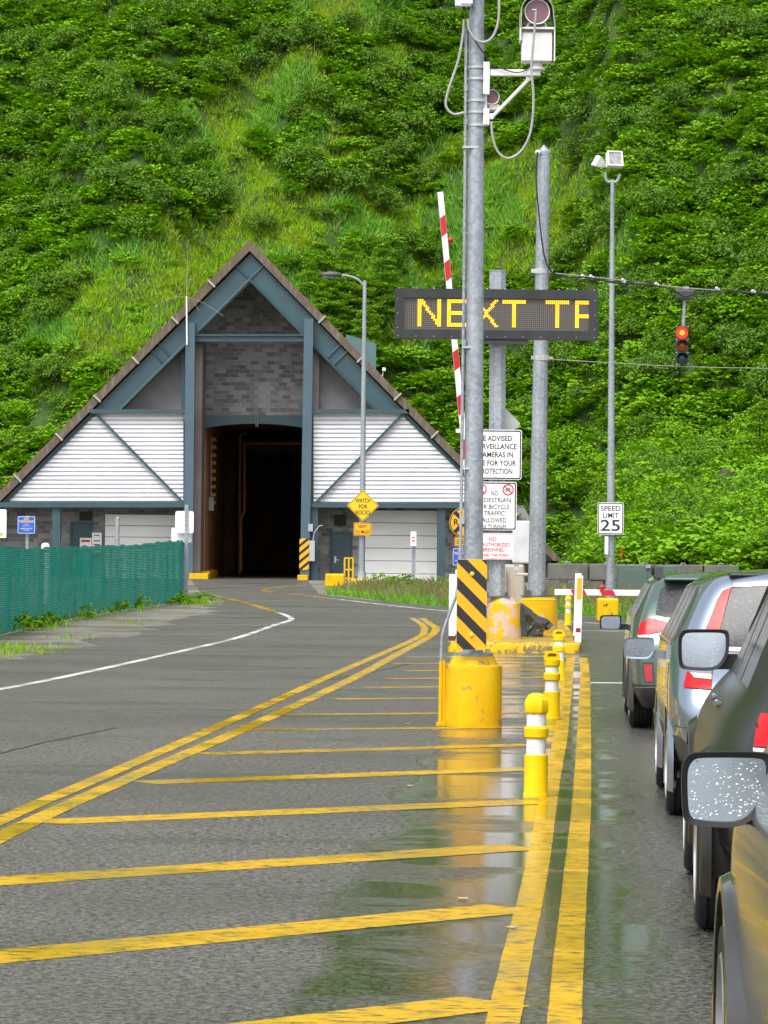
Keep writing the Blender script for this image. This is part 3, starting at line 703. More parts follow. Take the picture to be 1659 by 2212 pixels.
# ------------------------------------------------------------------ kerbed island
IS0, ISL, ISR = 60.6, G(968, 1411).x, G(1257, 1412).x
isl = MB(); k = (LN.y)
yl = 18.0; sh = Vector((.0494 * yl * .62, yl, 0))
c4 = [Vector((ISL, IS0, 0)), Vector((ISR, IS0, 0)), Vector((ISR, IS0, 0)) + sh, Vector((ISL, IS0, 0)) + sh]
def roundpoly(c, r, n=5):
    out = []
    for i in range(len(c)):
        p, a, d = c[i], c[i - 1], c[(i + 1) % len(c)]
        e, f = (a - p).normalized(), (d - p).normalized()
        for k in range(n + 1):
            t = k / n; out.append((p + e * r) * (1 - t) ** 2 + p * (2 * t * (1 - t)) + (p + f * r) * t * t)
    return out
rp_ = roundpoly(c4, .25); ncp = len(rp_); cen = sum(rp_, Vector()) / ncp
vs = []
for z, sc_ in ((0, 0), (.13, .012), (.165, .03), (.175, .06), (.175, .2)):
    for p in rp_: d = (cen - p).normalized(); vs.append((p.x + d.x * sc_, p.y + d.y * sc_, z))
fs = [(j * ncp + i, j * ncp + (i + 1) % ncp, (j + 1) * ncp + (i + 1) % ncp, (j + 1) * ncp + i) for j in range(4) for i in range(ncp)] + [tuple(range(4 * ncp, 5 * ncp))]
isl.add(vs, fs)
KERB = chipped_yellow('worn_kerb_yellow', 1.0, (.22, .18, .09), .22)
o = isl.build('traffic_island', KERB, smooth=30); tag(o, kind='structure')
IZ = .175
# ------------------------------------------------------------------ message sign post
Y2 = 63.0
def pt(px, py, Y, z=None):
    p = D(px, py, Y)
    if z is not None: p.z = z
    return p
OLDY = chipped_yellow('worn_drum_yellow', 1.04, (.66, .50, .42), .5)
d2 = thing('concrete_drum', pt(1086, 1385, Y2, IZ), 'badly worn yellow and bare concrete drum under the message sign post', 'concrete drum', 'yellow concrete pole bases')
drum_mesh(d2, .30, .715, OLDY)
mp = thing('sign_post', pt(1073, 1297, Y2, IZ + .715), 'square galvanised post carrying the electronic message board', 'sign post')
tp = D(1075, 587, Y2) - mp.location
mb = MB(); mb.cyl((0, 0, .03), (tp.x, 0, tp.z), .155, .152, n=8, ph=.5); mb.cyl((tp.x, 0, tp.z), (tp.x, 0, tp.z + .02), .16, n=8, ph=.5); mb.build('shaft', GALV, mp, smooth=0)
mb = MB(); mb.box((0, 0, .015), (.44, .44, .03))
for x in (-.17, .17):
    for y in (-.17, .17): mb.cyl((x, y, .03), (x, y, .09), .018, n=8)
mb.build('base_plate', pm('dark_steel_plate', (.12, .12, .12), .5, .4), mp, smooth=0)
led = thing('message_board', D(1072, 679, Y2 - .42), 'wide black electronic message board reading NEXT TR in amber dots', 'message board')
s2 = S(Y2 - .42); LW, LH = 438 / s2, 108 / s2
mb = MB(); mb.band(rrect(LW, LH, .01, 1), rrect(LW - 2 * 19 / s2, LH - 2 * 19.5 / s2, .01, 1, 0, -.005), -.06, .0); mb.box((0, .09, 0), (LW, .18, LH)); mb.build('cabinet', pm('charcoal_cabinet', (.030, .033, .038), .45, col2=(.018, .019, .022), scale=1.4, stretch=(2, 1, .4)), led, smooth=0)
m, n, b = nt_new('unlit_dot_panel')
tc = N(n, 'TexCoord').outputs['Object']; mp_ = N(n, 'Mapping'); pitch = (LW - 38 / s2) / 94
mp_.inputs['Scale'].default_value = (1 / pitch, 1, 1 / pitch); n.links.new(tc, mp_.inputs[0])
vf = N(n, 'VectorMath', operation='FRACTION'); n.links.new(mp_.outputs[0], vf.inputs[0])
vs_ = N(n, 'VectorMath', operation='SUBTRACT'); n.links.new(vf.outputs[0], vs_.inputs[0]); vs_.inputs[1].default_value = (.5, 0, .5)
sx = N(n, 'SeparateXYZ'); n.links.new(vs_.outputs[0], sx.inputs[0]); cb = N(n, 'CombineXYZ'); n.links.new(sx.outputs[0], cb.inputs[0]); n.links.new(sx.outputs[2], cb.inputs[2])
ln = N(n, 'VectorMath', operation='LENGTH'); n.links.new(cb.outputs[0], ln.inputs[0])
n.links.new(mixc(n, ramp(n, ln.outputs['Value'], .2, .34), (.16, .145, .12), (.062, .056, .048)), b.inputs['Base Color']); b.inputs['Roughness'].default_value = .25
mb = MB(); mb.box((0, -.006, 0), (LW - 37 / s2, .01, LH - 38 / s2)); mb.build('dot_panel', m, led, smooth=0)
GL = {'N': ['10001', '11001', '11001', '10101', '10011', '10011', '10001'], 'E': ['11111', '10000', '10000', '11110', '10000', '10000', '11111'], 'X': ['10001'], 'T': [], 'R': []}
dots = set()
def rect(c0, c1, r0, r1):
    for c in range(c0, c1 + 1):
        for r in range(r0, r1 + 1): dots.add((c, r))
# rows 0..13 from the top; strokes two dots wide, columns counted from the panel's left
rect(7, 8, 0, 13); rect(17, 18, 0, 13)
for r in range(14): c = 8 + round(r * 9 / 13); rect(c, c + 1, r, r)
rect(22, 23, 0, 13); rect(22, 31, 0, 1); rect(22, 30, 6, 7); rect(22, 31, 12, 13)
for r in range(14):
    k = min(r, 13 - r); c = round(k * 5 / 6); rect(36 + c, 37 + c, r, r); c2 = 46 - c; rect(c2, c2 + 1, r, r)
rect(50, 61, 0, 1); rect(55, 56, 0, 13); rect(72, 83, 0, 1); rect(77, 78, 0, 13)
rect(87, 88, 0, 13); rect(87, 93, 0, 1); rect(87, 93, 7, 8)
mb = MB(); x0 = -(LW - 38 / s2) / 2; zt_ = 6.9 * pitch
for c, r in dots: mb.lathe([(pitch * .47, -.012), (pitch * .40, -.02), (pitch * .2, -.023)], (x0 + (c + .5) * pitch, 0, zt_ - (r + .0) * pitch), 8, 'Y')
LEDM = pm('lit_amber_led', (1.0, .44, .0), .4, emit=1.25); mb.build('lit_lettering', LEDM, led, smooth=0)
mb = MB()
for i in range(12):
    x = -LW / 2 + .06 + i * (LW - .12) / 11
    mb.ball((x, -.062, -LH / 2 + .04), .008, 4); mb.ball((x, 0, LH / 2 + .004), .012, 4)
for z in (-.25, 0, .25): mb.ball((LW / 2 - .05, -.062, z), .008, 4); mb.ball((-LW / 2 + .05, -.062, z), .008, 4)
mb.build('screw', ALU, led)
mb = MB(); mb.box((0, .27, -.3), (.9, .16, .1)); mb.box((0, .27, .3), (.9, .16, .1)); mb.box((.1, .1, -LH / 2 - .04), (.9, .2, .06)); mb.build('bracket', pm('dark_steel_plate', (.12, .12, .12), .5), led, smooth=0)
# signs on the message post
ys = Y2 - .22; ss = S(ys)
REDI = pm('red_sign_ink', (.62, .02, .06), .4)
sign('surveillance_sign', D(1071, 982, ys), 112 / ss, 108 / ss, 'white sign reading BE ADVISED SURVEILLANCE CAMERAS IN USE FOR YOUR PROTECTION', [
    ('BE ADVISED', 0, .285, .088, .56), ('SURVEILLANCE', 0, .142, .088, .72), ('CAMERAS IN', 0, 0, .088, .60), ('USE FOR YOUR', 0, -.145, .088, .70), ('PROTECTION', 0, -.288, .088, .58)], bold=.016)
def noicons(t):
    w = 94 / ss
    for sx, kind in ((-1, 'ped'), (1, 'bike')):
        cx_, cz_ = sx * .235, .285
        mb = MB(); ci = [(cx_ + .1 * cos(2 * pi * i / 24), cz_ + .1 * sin(2 * pi * i / 24)) for i in range(24)]; cj = [(cx_ + .078 * cos(2 * pi * i / 24), cz_ + .078 * sin(2 * pi * i / 24)) for i in range(24)]
        mb.band(ci, cj, -.0075, -.003); d = .07
        mb.prism([(cx_ - d - .007, cz_ + d - .007), (cx_ - d + .007, cz_ + d + .007), (cx_ + d + .007, cz_ - d + .007), (cx_ + d - .007, cz_ - d - .007)], -.0085, -.0065)
        mb.build('prohibition_ring', REDI, t, smooth=0)
        mb = MB()
        if kind == 'ped':
            mb.lathe([(.001, -.005), (.014, -.005)], (cx_, 0, cz_ + .052), 12, 'Y', cap=False)
            for a in ([(-.012, .035), (.014, .035), (.012, -.01), (-.012, -.01)], [(-.01, -.005), (.002, -.01), (-.022, -.06), (-.034, -.058)], [(.0, -.008), (.012, -.005), (.03, -.06), (.018, -.062)], [(-.012, .035), (-.006, .025), (-.034, -.004), (-.04, .003)], [(.012, .035), (.03, .005), (.038, .01), (.016, .036)]):
                mb.prism([(cx_ + x, cz_ + z) for x, z in a], -.006, -.0035)
        else:
            for wx in (-.038, .038):
                a = [(cx_ + wx + .027 * cos(2 * pi * i / 14), cz_ - .015 + .027 * sin(2 * pi * i / 14)) for i in range(14)]; c = [(cx_ + wx + .021 * cos(2 * pi * i / 14), cz_ - .015 + .021 * sin(2 * pi * i / 14)) for i in range(14)]; mb.band(a, c, -.006, -.0035)
            for (xa, za), (xb, zb) in (((-.038, -.015), (-.015, .022)), ((-.015, .022), (.025, .025)), ((.025, .025), (-.002, -.015)), ((-.002, -.015), (-.015, .022)), ((.038, -.015), (.022, .04)), ((-.002, -.015), (-.038, -.015)), ((-.022, .034), (-.006, .034)), ((.015, .042), (.03, .04))):
                v = Vector((xb - xa, zb - za)).normalized() * .003; mb.prism([(cx_ + xa - v.y, cz_ + za + v.x), (cx_ + xb - v.y, cz_ + zb + v.x), (cx_ + xb + v.y, cz_ + zb - v.x), (cx_ + xa + v.y, cz_ + za - v.x)], -.006, -.0035)
        mb.build('pictogram', INK, t, smooth=0)
sign('pedestrian_sign', D(1068, 1093, ys), 96 / ss, 105 / ss, 'white sign with two red prohibition rings reading NO PEDESTRIAN OR BICYCLE TRAFFIC ALLOWED IN TUNNEL', [
    ('NO', 0, .222, .078, .115), ('PEDESTRIAN', 0, .105, .078, .56), ('OR BICYCLE', 0, -.012, .078, .53), ('TRAFFIC', 0, -.125, .078, .36), ('ALLOWED', 0, -.245, .078, .42), ('IN TUNNEL', 0, -.362, .078, .46)], extra=noicons, bold=.004)
sign('personnel_sign', D(1064, 1180, ys), 92 / ss, 57 / ss, 'small white sign with red NO UNAUTHORIZED PERSONNEL BEYOND THIS POINT', [
    ('NO', 0, .125, .07, .13), ('UNAUTHORIZED', 0, .03, .062, .60), ('PERSONNEL', 0, -.06, .062, .40), ('BEYOND THIS POINT', 0, -.155, .05, .58)], ink=REDI, border=.006, inset=.012, bold=.02)
dm = thing('warning_sign', D(1090, 915, Y2 + .3), 'bare aluminium back of a diamond sign behind the message board post', 'sign')
mb = MB(); rr_ = rrect(.40, .40, .03); cR, sR = cos(pi / 4), sin(pi / 4); mb.prism([(x * cR - z * sR, x * sR + z * cR) for x, z in rr_], 0, .006); mb.build('plate', ALU, dm, smooth=0)
mb = MB(); mb.box((-.06, -.1, 0), (.04, .2, .04)); mb.build('bracket', GALV, dm, smooth=0)

# ------------------------------------------------------------------ span-wire pole
Y3 = 67.5
d3 = thing('concrete_drum', pt(1163, 1371, Y3, IZ), 'yellow concrete drum with bolted plate under the span-wire pole, behind the dark rock', 'concrete drum', 'yellow concrete pole bases')
drum_mesh(d3, .352, .66, chipped_yellow('flaked_drum_yellow', .5, (.66, .50, .42), .5), collar=.30, ch=.06)
wp = thing('span_wire_pole', pt(1159, 1292, Y3, IZ + .66), 'thick tapered galvanised pole with conical cap holding the traffic light wires', 'pole')
tp = D(1175, 328, Y3) - wp.location; tp.y = 0
mb = MB(); mb.cyl((0, 0, .03), tp, .165, .112, n=12); mb.build('shaft', GALV, wp, smooth=0)
mb = MB(); mb.lathe([(.118, -.06), (.12, .0), (.02, .12), (.005, .13)], tp, 16); mb.build('cap', GALV, wp, smooth=20)
mb = MB(); mb.cyl((0, 0, 0), (0, 0, .03), .29, n=16)
for i in range(4): a = pi / 4 + i * pi / 2; mb.box((.23 * cos(a), .23 * sin(a), .08), (.07, .07, .1))
mb.build('base_plate', MATS['dark_steel_plate'], wp, smooth=0)
mb = MB()
for y in (586, 773):
    c = D(1169, y, Y3) - wp.location; mb.lathe([(.137 + (y - 586) * .00006, -.05), (.137 + (y - 586) * .00006, .05)], (c.x, 0, c.z), 16); mb.box((c.x + .17, 0, c.z), (.1, .05, .05)); mb.box((c.x - .15, -.05, c.z), (.08, .05, .07))
mb.build('wire_clamp', CLIPM, wp, smooth=0)
def wire(name, label, pts, r, mat, Y=Y3, cat='cable'):
    base = D(*pts[0][:2], Y); o = MB().tube([D(p[0], p[1], Y) - base for p in spline([Vector((x, y, 0)) for x, y in pts], 8)], r, 6).build(name, mat); o.location = base
    return tag(o, label, cat)
WIRE = pm('galvanised_strand', (.34, .35, .36), .45, .4)
wire('span_wire', 'upper grey span wire running right from the pole to the traffic light', [(1175, 588), (1322, 603), (1480, 622), (1659, 632), (1900, 640)], .011, WIRE)
wire('span_wire', 'lower thin span wire running right beneath the traffic light', [(1172, 775), (1322, 784), (1480, 792), (1659, 796), (1900, 800)], .008, WIRE)
lash = wire('signal_cable', 'black bundled signal cables sagging along the upper span wire', [(1161, 328), (1158, 380), (1163, 450), (1172, 530), (1182, 572), (1200, 592), (1230, 599), (1258, 598), (1285, 602), (1330, 611), (1400, 615), (1450, 625), (1477, 640), (1500, 636), (1530, 632), (1570, 628), (1659, 636), (1900, 645)], .014, BLACK, Y3 - .22)
lash2 = wire('signal_cable', 'second black signal cable hanging just below the span wire', [(1182, 578), (1210, 602), (1240, 609), (1262, 603), (1330, 608), (1380, 608), (1440, 622), (1474, 638), (1520, 640), (1560, 632), (1600, 628), (1659, 633)], .010, BLACK, Y3 - .05)
mb = MB(); base = lash.location
for x, y in ((1258, 596), (1276, 597), (1345, 605), (1417, 613), (1548, 623), (1626, 629)): c = D(x, y, Y3 - .2) - base; mb.ball(c, .035, 5); mb.box(c + Vector((.03, 0, -.02)), (.05, .02, .06))
mb.build('cable_tie', ALU, lash)
mb = MB(); c = D(1162, 330, Y3 - .15) - base; mb.ball(c, .06, 6); mb.build('weatherhead', ALU, lash)
tl = thing('traffic_light', D(1473, 745, Y3), 'hanging three-lamp traffic light showing red', 'traffic light')
TS = S(Y3)
def T_(px, py): return D(px, py, Y3) - tl.location
HOUS = pm('dark_green_housing', (.045, .055, .05), .45)
mb = MB(); mb.prism(rrect(27 / TS, 82 / TS, .03), -.02, .12); mb.build('housing', HOUS, tl, smooth=0)
mb = MB(); c = T_(1479, 637); mb.box(c, (38 / TS, .2, 20 / TS)); mb.box(c + Vector((-.02, 0, .09)), (.22, .16, .05)); mb.build('junction_box', HOUS, tl, smooth=0, bevel=.02)
mb = MB(); mb.cyl(T_(1479, 645), T_(1476, 706), .03, n=10); mb.box(T_(1481, 625), (.12, .08, .1)); mb.build('hanger', GALV, tl)
for (py, nm, col, em) in ((719, 'red_lamp', (1., .025, .012), 1.5), (748, 'amber_lamp', (.23, .06, .01), 0), (775, 'green_lamp', (.012, .05, .06), 0)):
    c = T_(1473, py); rr0 = 12.6 / TS
    mb = MB(); mb.lathe([(rr0, -.02), (rr0 * .97, -.035), (rr0 * .7, -.055), (.002, -.065)], c, 20, 'Y'); lens = mb.build(nm, pm(nm + '_lens', col, .2, emit=em), tl)
    if em:
        mb = MB(); mb.lathe([(.05, -.064), (.03, -.07), (.002, -.072)], c, 14, 'Y'); mb.build('bright_core', pm('lamp_core', (1., .22, .02), .2, emit=1.6), lens)
    v = MB(); oc = [(rr0 * 1.08 * cos(R(a)), rr0 * 1.08 * sin(R(a))) for a in range(10, 171, 10)]; ic = [(rr0 * 1.02 * cos(R(a)), rr0 * 1.02 * sin(R(a))) for a in range(10, 171, 10)]
    v.prism([(c.x + x, c.z + z) for x, z in oc + ic[::-1]], -.16, -.02); v.build('visor', HOUS, lens, smooth=0)
mb = MB()
for py in (706, 734, 762, 787):
    for px in (1461, 1486): mb.ball(T_(px, py) + Vector((0, -.03, 0)), .012, 4)
mb.build('screw', ALU, tl)

# ------------------------------------------------------------------ floodlight pole on the right
Y4 = 85.0
def gz(px, py, Y): p = D(px, py, Y); p.z = 0; return p
blk = thing('concrete_block', gz(1312, 1338, Y4 - .6), 'squarish chipped yellow concrete block under the floodlight pole', 'concrete drum', 'yellow concrete blocks')
mb = MB(); mb.box((0, 0, .28), (.5, .5, .56)); mb.build('block', chipped_yellow('dinged_block_yellow', .38, (.08, .06, .04)), blk, smooth=0, bevel=.05)
fp = thing('floodlight_pole', gz(1318, 1330, Y4), 'slim galvanised pole topped by twin floodlights', 'light pole')
tp = D(1323, 388, Y4) - fp.location; tp.y = 0
mb = MB(); mb.cyl((0, 0, 0), tp, .105, .045, n=16); c = D(1316, 1262, Y4) - fp.location; mb.box((c.x, -.09, c.z), (.1, .06, .2)); mb.build('shaft', GALV, fp)
YK = [D(1307, 372, Y4), D(1310, 390, Y4), D(1320, 393, Y4), D(1332, 392, Y4), D(1340, 376, Y4)]
mb = MB(); mb.tube([p - fp.location for p in spline(YK, 5)], .035, 8); mb.build('yoke', GALV, fp)
f1 = D(1327, 345, Y4) - fp.location; Rz = Matrix.Rotation(R(14), 3, 'Z') @ Matrix.Rotation(R(-16), 3, 'X')
mb = MB(); mb.box((0, .02, 0), (.36, .16, .36)); mb.band(rrect(.38, .38, .02), rrect(.30, .30, .01), -.10, -.06); mb.xf(Matrix.Translation(f1) @ Rz.to_4x4()); fl = mb.build('floodlight', WHITE, fp, smooth=0, bevel=.01)
mb = MB(); mb.box((0, -.068, 0), (.30, .01, .30)); mb.xf(Matrix.Translation(f1) @ Rz.to_4x4()); mb.build('glass', pm('lamp_glass', (.26, .25, .24), .12, col2=(.52, .5, .46), scale=14, metal=.5), fl, smooth=0)
f2 = D(1297, 353, Y4) - fp.location
mb = MB(); pr = [(.2, -.16), (.2, -.11), (.13, .04), (.06, .12), (.05, .16)]; mb.lathe(pr, (0, 0, 0), 4, 'Y', ph=.5); Rq = Matrix.Rotation(R(60), 3, 'Z') @ Matrix.Rotation(R(-50), 3, 'X')
mb.xf(Matrix.Translation(f2) @ Matrix.Rotation(R(-62), 4, 'Y') @ Matrix.Rotation(R(-75), 4, 'X') @ Matrix.Scale(.95, 4)); mb.build('floodlight', WHITE, fp, smooth=0, bevel=.01)
s4 = S(Y4 - .2)
sign('speed_limit_sign', D(1319, 1120, Y4 - .2), .61, .762, 'white SPEED LIMIT 25 sign on the floodlight pole', [('SPEED', 0, .235, .115, .46), ('LIMIT', 0, .075, .115, .36), ('25', 0, -.16, .255, .46)], bold=.012)
sign('notice_plate', D(1310, 1178, Y4 - .18), .085, .42, 'narrow pale notice plate strapped below the speed limit sign', [], border=0, r=.01, bolts=False)
# ------------------------------------------------------------------ barrier arms
def arm_bars(mb_w, mb_r, L_, h, starts, ln_, slant):
    """white boom along +x with slanted red bands, both faces"""
    mb_w.box((L_ / 2, 0, 0), (L_, .05, h))
    for x in starts:
        for yy in (-.029, .026): mb_r.prism([(x, -h / 2 + .003), (x + ln_, -h / 2 + .003), (x + ln_ + slant, h / 2 - .003), (x + slant, h / 2 - .003)], yy, yy + .003)
def gate_arm(t, L_, h, starts, ln_, slant, balls, ball_side=1):
    w, r = MB(), MB(); arm_bars(w, r, L_, h, starts, ln_, slant)
    a = w.build('boom', WHITE, t, smooth=0, bevel=.006); r.build('red_band', RED, a, smooth=0)
    mb = MB()
    for x in balls: mb.ball((x, 0, ball_side * (h / 2 + .05)), .058, 8); mb.cyl((x, 0, ball_side * h / 2), (x, 0, ball_side * (h / 2 + .03)), .03, n=8)
    mb.build('arm_lamp', pm('red_lens', (.55, .01, .03), .25), t)
Y5 = 70.0
piv = D(1024, 1180, Y5); tip = D(951, 415, Y5); d_ = tip - piv
ga = thing('barrier_gate', piv, 'red and white striped barrier arm raised nearly upright behind the camera pole', 'barrier arm')
ang = math.atan2(d_.z, d_.x); ga.rotation_euler = (0, -ang, 0); LA = d_.length
gate_arm(ga, LA, .115, [LA - .80 - .87 * k for k in range(7)], .36, -.07, [LA - 105 / S(Y5)], -1)
c = gz(1092, 1370, 71); c.z = IZ
gc = thing('barrier_housing', c, 'beige barrier machine cabinet with rounded cover half hidden behind the poles', 'barrier housing')
BEI = pm('beige_enamel', (.44, .40, .35), .45, col2=(.38, .345, .30))
s5 = S(71)
mb = MB(); mb.box((.05, .2, .62), (.62, .5, 1.24)); mb.build('cabinet', BEI, gc, smooth=0, bevel=.05)
mb = MB(); mb.box((-.14, -.14, .82), (.3, .2, .72)); mb.build('cover', BEI, gc, smooth=0, bevel=.07)
mb = MB(); p = D(1015, 1180, 71) - c; mb.box((p.x + .35, .1, p.z), (.9, .2, .25)); mb.build('pivot_arm', BEI, gc, smooth=0, bevel=.03)
eb = thing('junction_box', D(1127, 1171, 69.5), 'pale grey electrical box with conduit elbow beside the beige barrier cabinet', 'electrical box')
mb = MB(); mb.box((0, 0, 0), (.36, .2, .82)); mb.build('enclosure', pm('pale_grey_enamel', (.62, .65, .69), .4), eb, smooth=0, bevel=.03)
mb = MB(); mb.box((-.1, 0, -.48), (.09, .1, .14)); mb.tube([(-.1, 0, -.5), (-.1, 0, -.62), (.12, 0, -.62)], .03, 8); mb.tube([(.17, .02, -.4), (.15, .02, -.9), (.08, .02, -1.3)], .03, 8); mb.build('conduit', ALU, eb, smooth=0)
mb = MB(); p = D(1100, 1172, 69.5) - eb.location; mb.box((p.x + .06, .02, -.1), (.2, .04, .3)); mb.build('mounting_plate', WHITE, eb, smooth=0)
br = thing('bracket_plate', D(994, 931, 66), 'small white bracket sticking out left of the camera pole by the raised arm', 'bracket')
mb = MB(); mb.box((0, 0, 0), (.16, .05, .07)); mb.build('plate', WHITE, br, smooth=0)
Y6 = 78.0
a0 = D(1198, 1279, Y6)
gb = thing('barrier_gate', a0, 'red and white striped barrier arm lowered across the car lane', 'barrier arm')
gate_arm(gb, 4.2, .13, [.40, 1.02, 1.90, 2.8, 3.6], .30, -.06, [1.02, 2.38])
gh = thing('barrier_housing', gz(1659, 1345, Y6 + .3), 'grey barrier machine hidden behind the parked cars', 'barrier housing')
mb = MB(); mb.box((0, 0, .55), (.5, .5, 1.1)); mb.build('cabinet', BEI, gh, smooth=0, bevel=.04)

# ------------------------------------------------------------------ delineators and marker posts
DY = pm('delineator_yellow', (.80, .56, .004), .4, col2=(.72, .48, .004), spec=.2); DW = pm('reflective_white_band', (.74, .75, .80), .3, col2=(.66, .67, .72), scale=8)
def delineator(pos, H, loop, label, w=.088):
    t = thing('delineator_post', pos, label, 'delineator post', 'yellow lane delineator posts')
    k = H / .77
    mb = MB(); mb.lathe([(w * 1.06, 0), (w * 1.06, .03 * k), (w * 1.02, .035 * k), (w, .04 * k), (w, .315 * k), (w * .8, .32 * k)], n=24); mb.build('tube', DY, t)
    mb = MB(); mb.lathe([(w * .84, .30 * k), (w * .83, .62 * k)], n=24); mb.build('reflective_sleeve', DW, t)
    mb = MB(); mb.lathe([(w * .84, .435 * k), (w * 1.02, .45 * k), (w * 1.04, .51 * k), (w * .84, .53 * k)], n=24); mb.build('collar', DY, t)
    mb = MB()
    if not loop:
        mb.lathe([(w * .86, .615 * k), (w * 1.02, .63 * k), (w * 1.07, .645 * k), (w * 1.07, .70 * k), (w * 1.0, .722 * k), (w * .9, .73 * k), (w * .74, .755 * k), (w * .4, .77 * k), (.004, .772 * k)], n=8, ph=.5)
    else:
        mb.lathe([(w * .86, .59 * k), (w * .98, .61 * k), (w * .98, .67 * k)], n=20)
        pr = [(w * .98 * x, z * k) for x, z in ((-1, .66), (1, .66), (1, .70), (.86, .745), (.4, .765), (-.4, .765), (-.86, .745), (-1, .70))]
        pi_ = [(w * .98 * x, z * k) for x, z in ((-.55, .705), (.55, .705), (.55, .72), (.45, .735), (.2, .74), (-.2, .74), (-.45, .735), (-.55, .72))]
        mb.band(pr, pi_, -.05, .05)
        mb.box((0, .03, .72 * k), (w * 1.2, .02, .05))
    mb.build('cap', DY, t, smooth=18); return t
delineator(G(1157, 1723), .77, False, 'nearest yellow delineator post with faceted domed cap and two white bands', .088)
delineator(G(1191, 1556), .735, True, 'yellow looped-top delineator post second in the row from the camera', .086)
delineator(G(1206, 1472), .70, True, 'yellow looped-top delineator post standing third, just before the kerbed island', .082)
p = D(1227, 1347, 73.5); p.z = IZ; delineator(p, .60, False, 'small far yellow delineator post standing on the kerbed island', .068)
def flat_post(pos, H, label, reflector, lean=0.):
    t = thing('marker_post', pos, label, 'marker post'); t.rotation_euler = (0, lean, 0)
    mb = MB(); mb.prism(rrect(.112, H, .01, 2, 0, H / 2), -.015, .015); mb.build('paddle', WHITE, t, smooth=0)
    if reflector:
        mb = MB(); mb.prism(rrect(.082, .36, .006, 2, 0, H - .22), -.019, -.015); mb.build('reflector', YSH, t, smooth=0)
        mb = MB(); mb.prism([(-.04, .17), (.04, .17), (.04, .24), (-.04, .24)], -.018, -.015); mb.build('red_patch', pm('dark_red_patch', (.25, .01, .02), .4), t, smooth=0)
    else:
        mb = MB(); mb.prism([(-.056, .0), (.056, .0), (.056, .08), (-.056, .08)], -.018, -.015); mb.build('red_patch', pm('dark_maroon', (.10, .015, .03), .4), t, smooth=0)
def ip(px, Y): p = D(px, 1390, Y); p.z = IZ; return p
flat_post(ip(1248, 61.2), 1.13, 'white flat marker post with amber reflector at the island corner by the cars', True, R(1.2))
flat_post(ip(1245, 62.2), 1.16, 'white flat marker post hidden just behind the one with the amber reflector', False, R(1.2))
flat_post(ip(976, 61.4), 1.13, 'plain white flat marker post at the left corner of the island', False)
flat_post(ip(989, 62.6), 1.2, 'plain white flat marker post mostly hidden behind the striped object marker', False)
# rock
rk = MB(); pr = D(1156, 1345, 64.6)
bm = bmesh.new(); bmesh.ops.create_icosphere(bm, subdivisions=1, radius=1)
prof = [(1124, 1383), (1124, 1300), (1131, 1303), (1146, 1315), (1163, 1330), (1182, 1336), (1195, 1348), (1190, 1356), (1176, 1362), (1172, 1376), (1164, 1383)]
bm.free(); pz = [(D(x, y, 64.6).x - pr.x, D(x, y, 64.6).z - IZ) for x, y in prof]
rk.prism(pz, -.28, .25)
o = rk.build('boulder', pm('wet_dark_rock', (.030, .029, .026), .22, col2=(.07, .068, .06), scale=6, bscale=9, bstr=.6), smooth=0)
o.location = (pr.x, pr.y, IZ)
bm = bmesh.new(); bm.from_mesh(o.data); bmesh.ops.triangulate(bm, faces=[f for f in bm.faces if len(f.verts) > 4]); bmesh.ops.subdivide_edges(bm, edges=bm.edges[:], cuts=2, use_grid_fill=True)
for v in bm.verts:
    k = 1 - .33 * (abs(v.co.y) / .28) ** 2; h_ = v.co.z; v.co.x = v.co.x * (k * .9 + .1) if abs(v.co.y) > .1 else v.co.x; v.co.z = h_ * (k if h_ > .15 else 1)
    v.co += Vector((random.uniform(-.015, .015), random.uniform(-.03, .03), random.uniform(-.012, .012)))
bm.to_mesh(o.data); bm.free(); tag(o, 'big angular wet black boulder resting against the yellow drum', 'rock')
# ------------------------------------------------------------------ street lamp and rock warning by the portal
Y7 = 146.0
lb = thing('concrete_footing', gz(780, 1267, Y7), 'low yellow concrete footing in the grass under the street lamp', 'concrete base')
mb = MB(); mb.lathe([(.46, 0), (.46, .16), (.40, .24), (.36, .26)], n=12); mb.build('footing', YEL, lb, smooth=30)
sl_ = thing('street_lamp', gz(781, 1262, Y7) + Vector((0, 0, .26)), 'tall galvanised street lamp with cobra head arm before the portal', 'street lamp')
def S7(px, py, dy=0): return D(px, py, Y7 + dy) - sl_.location
tp = S7(788, 606); 
mb = MB(); mb.cyl((0, 0, 0), (tp.x, 0, tp.z), .135, .075, n=14); mb.cyl((0, 0, 0), (0, 0, .3), .19, .16, n=14); mb.build('shaft', GALV, sl_)
mb = MB(); mb.tube(spline([S7(785, 616), S7(772, 603), S7(752, 596), S7(735, 594)], 5), .045, 8); mb.build('arm', GALV, sl_)
mb = MB(); c = S7(716, 593); mb.ball((c.x, c.y, c.z), .5, 8, sq=(.9, .36, .26)); mb.box((c.x - .12, c.y, c.z - .1), (.45, .26, .1)); mb.build('lamp_head', pm('grey_luminaire', (.075, .078, .082), .45), sl_)
Y7s = Y7 - .25; s7 = S(Y7s)
wr = thing('warning_sign', D(784, 1092, Y7s), 'yellow diamond sign reading WATCH FOR ROCKS on the street lamp', 'sign')
def diamond(mb, k, y0, y1, r=.07):
    a = rrect(k, k, r); mb.prism([((x - z) * cos(pi / 4), (x + z) * cos(pi / 4)) for x, z in a], y0, y1)
side = 70 / s7 / sqrt(2)
mb = MB(); diamond(mb, side, 0, .01); mb.build('backing', ALU, wr, smooth=0)
YDI = pm('yellow_sheeting', (.82, .52, .008), .35, col2=(.78, .48, .006))
mb = MB(); diamond(mb, side - .004, -.004, -.0005); mb.build('face', YDI, wr, smooth=0)
